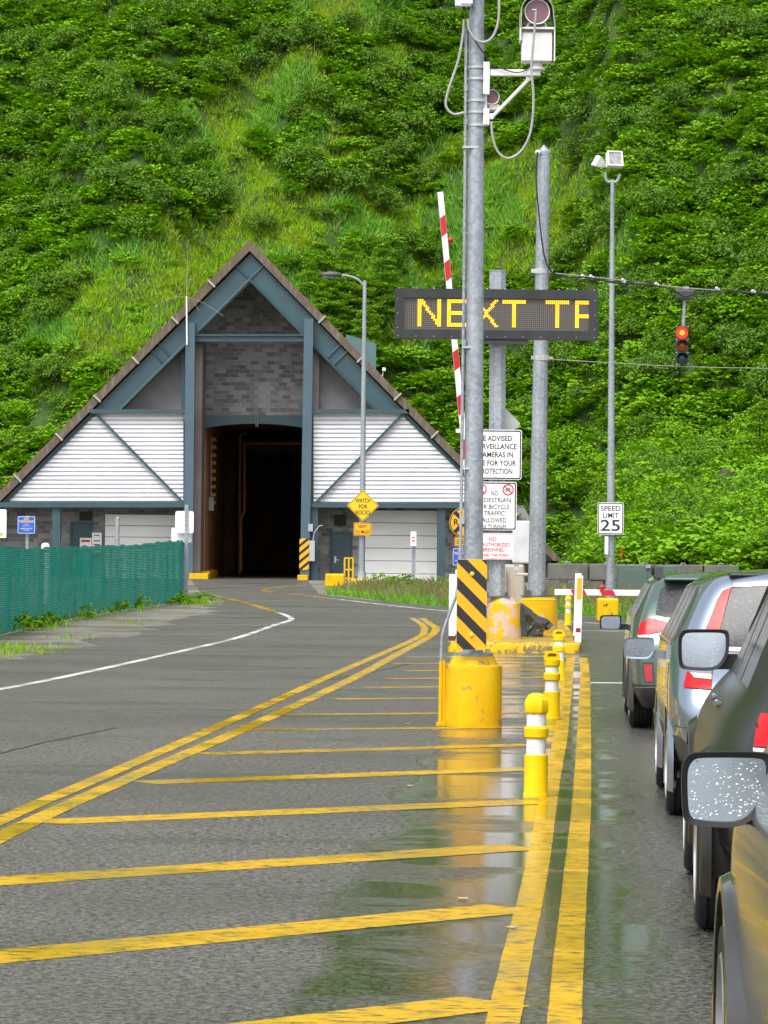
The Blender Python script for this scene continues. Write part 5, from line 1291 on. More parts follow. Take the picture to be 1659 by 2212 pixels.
def mirror(t, x, y, z, w, h, shell, chamf=.35, arm=.2, glass_drop=40, tiltm=0., seed=1):
    """door mirror seen from behind; x = inner edge at the door, grows to -x"""
    cx_ = x - arm - w / 2
    def outline(w, h, r):
        p = [(-.5, .30), (-.42, .46), (-.30, .49), (.42, .5), (.5, .42), (.5, -.5 + chamf), (.5 - chamf * .55, -.5), (-.40, -.47), (-.48, -.36)]
        c = [Vector((x * w, z * h, 0)) for x, z in p]; out = []
        for i in range(len(c)):
            a, q_, d = c[i - 1], c[i], c[(i + 1) % len(c)]
            for k in range(5):
                t = k / 4; e, f = q_.lerp(a, .4), q_.lerp(d, .4); out.append(((e * (1 - t) ** 2 + q_ * 2 * t * (1 - t) + f * t * t).x, (e * (1 - t) ** 2 + q_ * 2 * t * (1 - t) + f * t * t).y))
        return out
    oc, ic = outline(w, h, h * .24), outline(w * .86, h * .84, h * .17)
    mb = MB(); n_ = len(oc); vs = []
    lay = [(ic, .02, 1), (ic, 0, 1.0), (oc, -.004, .985), (oc, .02, 1.0), (oc, .07, .96), (oc, .11, .80), (oc, .135, .5)]
    for pts, dy, k in lay: vs += [(cx_ + px * k, y + dy, z + pz * k) for px, pz in pts]
    fs = [(j * n_ + i, j * n_ + (i + 1) % n_, (j + 1) * n_ + (i + 1) % n_, (j + 1) * n_ + i) for j in range(len(lay) - 1) for i in range(n_)] + [tuple(range((len(lay) - 1) * n_, len(lay) * n_))]
    mb.add(vs, fs); xa_, xb_ = x - max(arm, 0) - .09, x + .13; mb.box(((xa_ + xb_) / 2, y + .085, z - h * .27), (xb_ - xa_, .09, h * .36)); ms = mb.build('mirror', shell, t, smooth=45)
    mb = MB(); g = [(px, pz) for px, pz in outline(w * .855, h * .835, h * .165)]; mb.add([(cx_ + px, y + .014 + pz * .0, z + pz) for px, pz in g], [tuple(range(len(g)))]); gl = mb.build('mirror_glass', MIRM, ms, smooth=0)
    rg = random.Random(seed); mb = MB()
    for _ in range(glass_drop):
        px, pz = rg.uniform(-.40, .40) * w, rg.uniform(-.38, .38) * h
        if px > 0 and pz < 0 and (px / w - pz / h) > .80 - chamf * .6: continue
        r = rg.choice((.0012, .0016, .002, .0026, .0034)) * w / .27; mb.ball((cx_ + px, y + .0125, z + pz), r, 5, sq=(1.2, .8, .9))
    if mb.v: mb.build('raindrops', LDROP, gl)['kind'] = 'stuff'
    return ms
def side_q(x): return Vector((x, 0, 0))
# -- green wagon at the head of the queue
def tag_wagon(reg, s, k, c):
    if reg == 'side':
        if k in (0, 1): return 5
        if k == 5 and s in (1, 2, 4, 6, 8): return 1
        if k == 5 and 3 <= s <= 9: return 9
        return 0
    if reg == 'rear': return 5 if k in (0, 1) else 0
    if reg == 'top' and s == 9: return 3
    return 0
WAG = dict(L=4.72, W=.91, kb=5, rw=.345, ra=.40, ax=(.97, 3.71), roof=(.5, 2.75, 3.45), cf=[-1, -.88, -.48, .48, .88, 1],
           rows=[(.23, .78, .30), (.34, .86, .08), (.47, .895, .03), (.82, .91, .04), (.92, .90, .10), (1.13, .875, .17), (1.47, .70, .50), (1.545, .60, .60)],
           st=[0, .26, .62, 1.30, 1.36, 1.98, 2.06, 2.72, 2.78, 3.3, 3.62, 4.2, 4.66], nose=[-.12, -.02, .02, .0, -.06, -.10, -.14, -.16], tag=tag_wagon, lip=CLAD, flare=.01)
PG = car_paint('green_car_paint', (.075, .125, .105), (.065, .110, .092), .5, (.13, .12, .09), .5)
t_ = lane(36.9 - .97, .70 + .895); wag = make_car('green_wagon', 'dark green station wagon with roof rails, first in the queue at the barrier', 'car', t_, -LANE, WAG, PG)
mirror(wag, -.90, 2.95, 1.02, .235, .165, BLACK, .25, .05, 14, seed=2)
for sg in (-1, 1):
    mb = MB(); mb.tube(spline([(sg * .60, .62, 1.54), (sg * .61, .68, 1.62), (sg * .63, .95, 1.635), (sg * .63, 2.4, 1.635), (sg * .62, 2.8, 1.55)], 5), .022, 8); mb.box((sg * .61, .70, 1.585), (.075, .24, .11)); mb.build('roof_rail', pm('dark_rail_plastic', (.06, .065, .07), .4), wag, smooth=40)
mb = MB(); mb.box((0, .46, 1.522), (1.14, .30, .03)); mb.build('roof_spoiler', PG, wag, smooth=0, bevel=.014)
on_body(wag, 'rear_window', [(-.655, 1.17), (-.632, 1.30), (-.60, 1.42), (-.54, 1.455), (-.2, 1.485), (.2, 1.485), (.54, 1.455), (.60, 1.42), (.632, 1.30), (.655, 1.17), (.56, 1.145), (.3, 1.132), (-.3, 1.132), (-.56, 1.145)], CG, both=False)
on_body(wag, 'tail_lamp', [(-.835, .965), (-.80, 1.08), (-.727, 1.129), (-.683, 1.125), (-.581, 1.104), (-.475, 1.068), (-.433, .997), (-.447, .979), (-.581, 1.002), (-.729, .974)], TRED, .008)
on_body(wag, 'lamp_lens', [(-.832, .96), (-.729, .968), (-.735, .92), (-.80, .916)], TWHT, .008)
on_body(wag, 'lamp_divider', [(-.662, 1.122), (-.656, 1.12), (-.640, .99), (-.646, .988)], BLACK, .010)
on_body(wag, 'reflector', [(-.772, .675), (-.69, .675), (-.683, .506), (-.75, .506)], pm('pink_red_reflector', (.45, .03, .05), .25), .006)
on_body(wag, 'recess_shade_patch', [(-.79, .70), (-.675, .70), (-.665, .49), (-.765, .49)], pm('green_shadow_recess', (.035, .055, .048), .4), .003)  # flat patch, darker green painted as the shade around the reflector
on_body(wag, 'tailgate_seam', [(-.66, 1.14), (-.652, 1.14), (-.60, .90), (-.585, .60), (-.593, .60), (-.608, .90)], BLACK, .003)
on_body(wag, 'bumper_seam', [(-.85, .44), (-.6, .455), (-.6, .463), (-.85, .448)], pm('pale_bumper_edge', (.30, .30, .28), .5), .006)  # pale line along the cladding top
mb = MB(); mb.box((.0, .345, 1.497), (.36, .03, .025)); mb.build('brake_lamp', TRED, wag, smooth=0)
mb = MB(); mb.tube([(.12, .14, 1.15), (-.2, .17, 1.20), (-.42, .22, 1.225)], .012, 6); mb.box((.1, .11, 1.13), (.12, .06, .06)); mb.build('wiper', BLACK, wag)
on_body(wag, 'number_plate_recess', [(-.28, 1.03), (.28, 1.03), (.28, .88), (-.28, .88)], BLACK, .004, both=False)
# -- silver-blue compact SUV
def tag_suv(reg, s, k, c):
    if reg == 'side':
        if k in (0, 1): return 5
        if k == 6 and s in (1, 2, 4, 6, 8): return 1
        if k == 6 and 3 <= s <= 9: return 9
        return 0
    if reg == 'rear':
        if k in (0, 1): return 5
        if k == 4 and c in (1, 5): return 4
        if k == 6 and c in (1, 5): return 8
        if k == 6 and 2 <= c <= 4: return 2
        return 0
    if reg == 'top' and s == 9: return 3
    return 0
SUVS = dict(L=4.52, W=.91, kb=6, rw=.35, ra=.41, ax=(.93, 3.55), roof=(.4, 2.6, 3.3), cf=[-1, -.83, -.66, -.2, .2, .66, .83, 1], bulge=.13, tuck=.04,
            rows=[(.24, .78, .28), (.42, .86, .06), (.58, .89, .0), (.78, .91, .0), (.90, .905, .10), (1.04, .90, .13), (1.20, .885, .16), (1.60, .70, .34), (1.665, .60, .42)],
            st=[0, .30, .62, 1.18, 1.25, 1.9, 1.98, 2.65, 2.72, 3.1, 3.45, 4.0, 4.46], nose=[-.1, 0, .02, 0, -.04, -.07, -.10, -.14, -.16], tag=None, flare=.0)
def tag_suv2(reg, s, k, c):
    if reg == 'rear':
        return 5 if k == 0 else 0
    return tag_suv(reg, s, k, c)
SUVS['tag'] = tag_suv2
PS = car_paint('silver_blue_car_paint', (.20, .25, .335), (.18, .225, .30), .6, (.20, .18, .12), .35)
t_ = lane(25.2 - .93, .74 + .895); suv = make_car('silver_suv', 'silver blue compact SUV with tall red lamps beside its rear window', 'car', t_, -LANE, SUVS, PS)
mirror(suv, -.89, 2.75, 1.10, .23, .165, pm('silver_mirror_shell', (.30, .35, .44), .3, .6), .3, .05, 34, seed=4)
on_body(suv, 'rear_window', [(-.585, 1.195), (-.565, 1.30), (-.509, 1.50), (-.482, 1.588), (-.2, 1.606), (.2, 1.606), (.482, 1.588), (.509, 1.50), (.565, 1.30), (.585, 1.195)], CG, both=False)
on_body(suv, 'upper_lamp', [(-.700, 1.20), (-.658, 1.304), (-.637, 1.358), (-.579, 1.505), (-.541, 1.5625), (-.485, 1.588), (-.512, 1.50), (-.567, 1.30), (-.588, 1.20)], TRED, .012)
on_body(suv, 'lamp_edge', [(-.712, 1.20), (-.67, 1.304), (-.649, 1.358), (-.591, 1.505), (-.551, 1.571), (-.48, 1.60), (-.485, 1.588), (-.541, 1.5625), (-.579, 1.505), (-.637, 1.358), (-.658, 1.304), (-.700, 1.20)], pm('pale_lamp_edge', (.6, .5, .55), .2), .010)
on_body(suv, 'tail_lamp', [(-.806, .917), (-.782, 1.026), (-.62, 1.013), (-.623, .907)], TRED, .010)
on_body(suv, 'lamp_lens', [(-.762, 1.02), (-.622, 1.010), (-.622, .975), (-.735, .985)], TWHT, .014)
on_body(suv, 'tailgate_seam', [(-.626, .907), (-.619, .907), (-.612, .78), (-.619, .78)], BLACK, .003)
on_body(suv, 'tailgate_seam', [(-.62, 1.18), (-.613, 1.18), (-.616, 1.013), (-.623, 1.013)], BLACK, .003)
on_body(suv, 'trim_strip', [(-.60, 1.166), (-.2, 1.160), (.2, 1.160), (.60, 1.166), (.60, 1.192), (.2, 1.188), (-.2, 1.188), (-.60, 1.192)], CHROME, .012, both=False)
on_body(suv, 'trim_strip', [(-.485, 1.592), (-.2, 1.608), (.2, 1.608), (.485, 1.592), (.485, 1.612), (.2, 1.632), (-.2, 1.632), (-.485, 1.612)], CHROME, .010, both=False)
on_body(suv, 'bumper_insert', [(-.84, .30), (-.85, .50), (-.745, .585), (-.67, .602), (-.3, .612), (.3, .612), (.67, .602), (.745, .585), (.85, .50), (.84, .30)], CLAD, .006, both=False)
on_body(suv, 'reflector', [(-.738, .515), (-.722, .553), (-.56, .553), (-.56, .515)], pm('bright_red_reflector', (.75, .012, .02), .2), .012)
on_body(suv, 'bumper_seam', [(-.86, .652), (-.4, .66), (.4, .66), (.86, .652), (.86, .645), (.4, .653), (-.4, .653), (-.86, .645)], pm('dark_seam', (.03, .035, .04), .5), .003, both=False)
mb = MB(); mb.box((0, .46, 1.675), (1.0, .26, .035)); mb.build('roof_spoiler', BLACK, suv, smooth=0, bevel=.016)
# -- dark bronze SUV
def tag_dark(reg, s, k, c):
    if reg == 'side':
        if k == 0: return 5
        if k == 6 and s in (2, 4, 6, 8): return 1
        if k == 6 and 1 <= s <= 9: return 9
        return 0
    if reg == 'rear':
        return 5 if k == 0 else 0
    if reg == 'top' and s == 9: return 3
    return 0
def dk(**k):
    d = dict(L=5.1, W=.97, kb=6, rw=.38, ra=.45, ax=(1.08, 4.03), roof=(.3, 2.95, 3.65), cf=[-1, -.86, -.66, -.2, .2, .66, .86, 1], bulge=.10, taper=.20, tuck=.10, wheel_in=-.015,
             rows=[(.32, .84, .22), (.45, .92, .04), (.68, .955, .0), (.85, .97, .03), (1.0, .965, .05), (1.10, .95, .07), (1.19, .92, .09), (1.72, .74, .26), (1.80, .64, .34)],
             st=[0, .30, .70, 1.62, 1.72, 2.35, 2.44, 2.96, 3.02, 3.4, 3.8, 4.5, 5.02], nose=[-.1, 0, .02, 0, -.02, -.05, -.08, -.12, -.14], tag=tag_dark, flare=.012); d.update(k); return d
PD = car_paint('dark_bronze_car_paint', (.018, .017, .015), (.014, .0135, .013), .0, (.06, .05, .03), .3, .25)
rz3 = -LANE - R(.9)
d3_ = dk(rows=[(.34, .84, .22), (.45, .92, .04), (.68, .955, .0), (.85, .945, .03), (1.0, .89, .05), (1.10, .83, .07), (1.19, .755, .09), (1.66, .57, .26), (1.745, .49, .34)]); t_ = lane(17.8, .70 + .955); fv = Vector((sin(LANE + R(.9)), cos(LANE + R(.9)), 0))
dks = make_car('dark_suv', 'large dark bronze muddy SUV with chrome wheels and black door mirror, third in the queue', 'car', t_ - fv * 1.08, rz3, d3_, PD)
mirror(dks, -.73, 3.30, 1.30, .285, .235, BLACK, .40, .03, 34, seed=9)
on_body(dks, 'rear_window', [(-.62, 1.24), (-.50, 1.60), (-.3, 1.66), (.3, 1.66), (.50, 1.60), (.62, 1.24)], CG, both=False)
on_body(dks, 'tail_lamp', [(-.735, .95), (-.72, 1.05), (-.70, 1.10), (-.58, 1.10), (-.60, .95)], TRED, .01)
on_body(dks, 'lamp_lens', [(-.737, .945), (-.60, .945), (-.61, .85), (-.735, .85)], TWHT, .01)
for y in (1.95, 2.75):
    mb = MB(); mb.tube(spline([(-.80, y - .12, 1.06), (-.855, y - .08, 1.065), (-.855, y + .08, 1.07), (-.80, y + .12, 1.07)], 5), .020, 8); mb.ball((-.80, y, 1.03), .06, 6, sq=(.5, 1.4, .8)); mb.build('door_handle', pm('dark_handle', (.035, .036, .04), .22, coat=1), dks)
mb = MB(); mb.tube(spline([(-.64, 2.93, 1.42), (-.60, 2.8, 1.53), (-.555, 2.6, 1.66), (-.54, 2.3, 1.70)], 5), .03, 8); mb.build('rain_visor', BLACK, dks)
for sg in (-1, 1):
    mb = MB(); mb.box((sg * .98, 1.62, .42), (.012, .22, .30)); mb.build('mud_flap', UND, dks, smooth=0)
# -- nearest dark vehicle: only its mirror and front wing reach into the frame
PN = car_paint('black_green_car_paint', (.018, .019, .018), (.014, .015, .014), .15, (.10, .08, .04), .25, .095)
d4 = dk(L=4.9, ax=(1.0, 3.85), flare=.03, rw=.37, ra=.45)
t_ = lane(11.25, .535 + .955) - LU * 3.85
nd = make_car('near_suv', 'nearest dark wet SUV entering the frame with a large raindrop-covered mirror', 'car', t_, -LANE, d4, PN)
mirror(nd, -.955, 2.90, 1.195, .262, .222, BLACK, .50, -.07, 190, seed=3)
# ------------------------------------------------------------------ vegetation
def leaf_mat(name, c1, c2, c3, trans=.25, patch=.25, rough=.45):
    m, n, b = nt_new(name); n.nodes.remove(b)
    geo = N(n, 'NewGeometry'); oi = N(n, 'ObjectInfo')
    r = geo.outputs['Random Per Island']
    pos = geo.outputs['Position']
    ca = mixc(n, r, c1, c2)
    pn = N(n, 'TexNoise'); pn.inputs['Scale'].default_value = patch; pn.inputs['Detail'].default_value = 4; n.links.new(pos, pn.inputs['Vector'])
    ca = mixc(n, ramp(n, pn.outputs[0], .38, .62), ca, c3)
    ca = mixc(n, ramp(n, oi.outputs['Random'], 0, 1, 0, .3), ca, c2)
    d = N(n, 'BsdfPrincipled'); n.links.new(ca, d.inputs['Base Color']); d.inputs['Roughness'].default_value = rough; d.inputs['Specular IOR Level'].default_value = .16
    t = N(n, 'BsdfTranslucent'); n.links.new(ca, t.inputs['Color'])
    mx = N(n, 'MixShader'); mx.inputs[0].default_value = trans; n.links.new(d.outputs[0], mx.inputs[1]); n.links.new(t.outputs[0], mx.inputs[2])
    n.links.new(mx.outputs[0], n.nodes['Material Output'].inputs['Surface']); return m
ALDER = leaf_mat('alder_leaf', (.072, .175, .010), (.155, .300, .018), (.098, .205, .020))
BRIGHT = leaf_mat('bright_leaf', (.115, .300, .004), (.230, .450, .008), (.135, .295, .008))
GRASSM = leaf_mat('meadow_grass', (.165, .370, .010), (.290, .490, .016), (.260, .390, .010), .3)
GRASSD = leaf_mat('blue_green_grass', (.110, .310, .030), (.190, .420, .050), (.170, .370, .022), .3)
HERB = leaf_mat('meadow_herb_leaf', (.120, .320, .008), (.230, .460, .016), (.215, .330, .012))
SPRM = leaf_mat('spruce_needles', (.110, .290, .012), (.340, .560, .030), (.230, .430, .024), .3)
SEED = leaf_mat('seed_head_grass', (.16, .18, .05), (.24, .22, .09), (.18, .16, .07), .3)
STEM = pm('twig_bark', (.10, .085, .06), .8)
def unit(v): return v / np.maximum(np.linalg.norm(v, axis=-1, keepdims=True), 1e-6)
def leaf_quads(c, nrm, size, asp=.6, fold=.12):
    k = len(c); t = unit(np.cross(nrm, RNG.normal(size=(k, 3)))); b_ = np.cross(nrm, t); s = size[:, None]
    V = np.stack([c - t * s * .5, c + b_ * s * asp * .5 + nrm * s * fold, c + t * s * .5, c - b_ * s * asp * .5 + nrm * s * fold], 1).reshape(-1, 3)
    return V
def quads(nv): return np.arange(nv, dtype=np.int32).reshape(-1, 4)
def shrub_leaves(rad, H, nl, lsize, flat=.4, lobes=9):
    th = RNG.uniform(0, 2 * pi, lobes); rr = np.sqrt(RNG.uniform(0, 1, lobes)) * rad * .75
    lc = np.stack([rr * np.cos(th), rr * np.sin(th), H * (.30 + .45 * RNG.uniform(0, 1, lobes)) * (1.05 - .45 * (rr / rad) ** 2)], -1)
    lr = rad * RNG.uniform(.20, .42, lobes); lc[0] = (0, 0, H * .55)
    # leaves sit in clumps (sprays) on the lobes
    nclump = nl // 9; li = RNG.integers(0, lobes, nclump); dr = unit(RNG.normal(size=(nclump, 3)) + np.array([0, 0, .25]))
    cc = lc[li] + dr * (lr[li] * RNG.uniform(.62, 1.12, nclump))[:, None] * np.array([1, 1, .85]); cn = unit(dr * .55 + np.array([0, 0, flat]))
    k = 9; c = np.repeat(cc, k, 0) + RNG.normal(size=(nclump * k, 3)) * rad * .075; nn = unit(np.repeat(cn, k, 0) + RNG.normal(size=(nclump * k, 3)) * .45)
    ok = c[:, 2] > .03; c, nn = c[ok], nn[ok]
    return leaf_quads(c, nn, lsize * RNG.uniform(.6, 1.35, len(c)), .62)
def fern_leaves(rad, H, nl, lsize):
    """broad layered greens: leaves nearly level, in drooping tiers"""
    k = nl // 8; r = np.sqrt(RNG.uniform(0, 1, k)) * rad; th = RNG.uniform(0, 2 * pi, k)
    cc = np.stack([r * np.cos(th), r * np.sin(th), H * (RNG.uniform(.35, 1, k)) * (1 - .5 * (r / rad) ** 2)], -1)
    c = np.repeat(cc, 8, 0) + RNG.normal(size=(k * 8, 3)) * np.array([.11, .11, .04]) * rad
    nn = unit(np.stack([RNG.normal(size=len(c)) * .35, RNG.normal(size=len(c)) * .35 - .25, np.ones(len(c))], -1))
    return leaf_quads(c, nn, lsize * RNG.uniform(.7, 1.3, len(c)), .7, .05)
def blades(P, h, w, lean=.35):
    k = len(P); a = RNG.uniform(0, 2 * pi, k); d = np.stack([np.cos(a), np.sin(a), np.zeros(k)], -1); b2 = RNG.normal(size=(k, 2)) * lean
    hh = (h * RNG.uniform(.55, 1.3, k))[:, None]; upv = np.stack([b2[:, 0], b2[:, 1], np.ones(k)], -1) * hh
    mid = P + upv * np.array([.3, .3, .55]); tipv = P + upv; ww = d * (w * RNG.uniform(.7, 1.3, k))[:, None]
    return np.stack([P - ww * .5, P + ww * .5, mid + ww * .45 + (tipv - mid) * .2, tipv], 1).reshape(-1, 3)
# open grassy patches on the slope (centres and sizes measured along the slope), the rest is scrub
PATCH = [(705, 25, 75, 45), (640, 110, 55, 40), (590, 190, 95, 38), (555, 255, 120, 45), (440, 265, 75, 35), (500, 320, 80, 42), (560, 390, 70, 60), (620, 470, 120, 45), (760, 430, 110, 35), (700, 500, 140, 40), (880, 480, 130, 45), (360, 560, 150, 45), (300, 640, 190, 60), (180, 690, 120, 45), (420, 600, 120, 70), (120, 730, 110, 40), (250, 740, 110, 50), (1010, 470, 140, 60), (1090, 400, 120, 70), (1160, 470, 120, 60), (1260, 540, 130, 45), (1000, 560, 110, 50), (1100, 560, 100, 40), (900, 600, 90, 60), (880, 690, 60, 70), (960, 330, 60, 30), (1180, 350, 70, 35), (720, 340, 50, 30), (600, 640, 200, 40), (850, 120, 50, 30), (1060, 330, 50, 40), (450, 590, 170, 60), (560, 510, 200, 55), (760, 500, 160, 50), (1150, 440, 170, 80), (780, 30, 80, 45)]
def pix(P):
    v = P - np.array(EYE); z = v @ np.array(fwd); return 829.5 + F * (v @ np.array(right)) / z, 1106 - F * (v @ np.array(up)) / z
SPRUCES = []
def away(P, r=2.3):
    k = np.ones(len(P), bool)
    for s in SPRUCES: k &= (P[:, 0] - s[0]) ** 2 + (P[:, 1] - s[1]) ** 2 > r * r
    return k
def openness(P):
    """0 in thick scrub, 1 in the middle of a grassy patch"""
    x, y = pix(P); g = np.zeros(len(P))
    x = x + 18 * np.sin(P[:, 0] * 1.3 + P[:, 2]) ; y = y + 12 * np.sin(P[:, 2] * 1.9 + P[:, 0] * .7)
    for cx_, cy_, rx_, ry_ in PATCH: g = np.maximum(g, 1.36 - np.sqrt(((x - cx_) / rx_) ** 2 + ((y - cy_) / ry_) ** 2) * .75)
    return np.clip(g, 0, 1)
def slope_points(k, x0=-34, x1=34, y0=122, y1=238):
    X = RNG.uniform(x0, x1, k); Y = RNG.uniform(y0, y1, k); Z = hill_h(X, Y)
    ok = (Z > .25) & ~((X > -20) & (X < 8.6) & (Y < 177)) & (np.abs(X) < .113 * Y + 4) & ~((X > -9.4) & (X < -2.6) & (Y < 191) & (Z < 9.5))
    ok &= Z < 1.9 + .155 * Y + 5
    P = np.stack([X, Y, Z], -1)[ok]; return P
def rotz_many(V, ang, sc, P):
    """copy a leaf array to many places: (n places, m verts, 3)"""
    c, s = np.cos(ang), np.sin(ang); out = np.empty((len(P), len(V), 3), np.float32)
    out[..., 0] = (V[None, :, 0] * c[:, None] - V[None, :, 1] * s[:, None]) * sc[:, None] + P[:, None, 0]
    out[..., 1] = (V[None, :, 0] * s[:, None] + V[None, :, 1] * c[:, None]) * sc[:, None] + P[:, None, 1]
    out[..., 2] = V[None, :, 2] * sc[:, None] + P[:, None, 2]; return out.reshape(-1, 3)
FAR = lambda P: (P[:, 0] ** 2 + P[:, 1] ** 2) ** .5
def on_slope(px, py):
    d = ray(px, py); a, lo = 100., None
    t = 121.
    while t < 330:
        p = EYE + d * (t / d.y)
        if float(hill_h(p.x, p.y)) >= p.z: return p
        t += .4
    return None
SPR = ((752, 700, 4.9, 'tallest layered young spruce behind the street lamp head'), (690, 640, 3.6, 'young spruce left of the street lamp, just above the roof slope'), (826, 690, 4.4, 'bushy young spruce right of the street lamp'), (790, 790, 3.4, 'low spruce close behind the roof vent housing'), (712, 700, 3.0, 'small spruce peeping over the right roof edge'), (1640, 1010, 3.2, 'dark feathery spruce at the right edge above the car roofs'))
SPRUCES = [on_slope(a, c) for a, c, _, _ in SPR]
# grass cover over the whole slope, thicker in the open patches
P = slope_points(85000); P = P[RNG.uniform(0, 1, len(P)) < .12 + .9 * openness(P)]; P = np.repeat(P, 14, 0); P = P + np.concatenate([RNG.normal(size=(len(P), 2)) * .16, np.zeros((len(P), 1))], 1); P[:, 2] = hill_h(P[:, 0], P[:, 1]); P = P[P[:, 2] > .3]; g = openness(P); P = P[RNG.uniform(0, 1, len(P)) < .75 + .25 * g]
pn = np.sin(P[:, 0] * .55 + 2 * np.sin(P[:, 1] * .13)) * np.sin(P[:, 1] * .4 + P[:, 0] * .2)
for nm, mt, sel, h, w in (('meadow_grass', GRASSM, pn > -.15, .32, .055), ('blue_green_grass', GRASSD, pn <= -.15, .5, .065)):
    V = blades(P[sel], h, w); o = npmesh('hillside_grass', V, quads(len(V)), mt); tag(o, kind='stuff')
hp = slope_points(9000); gh = openness(hp); hp = hp[(gh > .35) & (RNG.uniform(0, 1, len(hp)) < .42)]
HB = [fern_leaves(.42, .40, 120, .12) for _ in range(3)]; V = np.concatenate([rotz_many(f, RNG.uniform(0, 6.28, len(hp[i::3])), RNG.uniform(.5, 1.25, len(hp[i::3])), hp[i::3]) for i, f in enumerate(HB)]); tag(npmesh('meadow_herbs', V, quads(len(V)), HERB), kind='stuff')
s_p = P[(RNG.uniform(0, 1, len(P)) < .014) & (openness(P) > .3)]
V = blades(s_p, .75, .055, .25); tag(npmesh('dry_grass_stems', V, quads(len(V)), SEED), kind='stuff')
# low broad-leaved undergrowth: everywhere that is not open
FERN = [fern_leaves(.75, .75, 330, .17) for _ in range(4)]
P = slope_points(20000); g = openness(P); P = P[RNG.uniform(0, 1, len(P)) > g * 1.15 - .05]
big = sstep(.0, .5, np.sin(P[:, 0] * .33 + 1.2) * np.sin(P[:, 1] * .21 + P[:, 0] * .11) + .35 * (P[:, 0] > 6))
P = P[(RNG.uniform(0, 1, len(P)) < .78 + .22 * big) & away(P, 1.3)]
VV = []
for i, f in enumerate(FERN): q_ = P[i::4]; VV.append(rotz_many(f, RNG.uniform(0, 6.28, len(q_)), RNG.uniform(.7, 1.5, len(q_)), q_))
V = np.concatenate(VV); tag(npmesh('hillside_undergrowth', V, quads(len(V)), BRIGHT), kind='stuff')
# shrubs: the mass of the scrub
PROTO = [shrub_leaves(1.35, 1.25, 1100, .14, .5, 16) for _ in range(8)]
P = slope_points(3300); g = openness(P); P = P[RNG.uniform(0, 1, len(P)) > g * 1.4]
gap = np.sin(P[:, 0] * .47 + 3) * np.sin(P[:, 1] * .33 + 1) ; P = P[(gap > -.30) & away(P)]
VV = []
for i, f in enumerate(PROTO): q_ = P[i::8]; VV.append(rotz_many(f, RNG.uniform(0, 6.28, len(q_)), RNG.uniform(.5, 1.15, len(q_)), q_))
V = np.concatenate(VV); tag(npmesh('hillside_scrub', V, quads(len(V)), ALDER), kind='stuff')
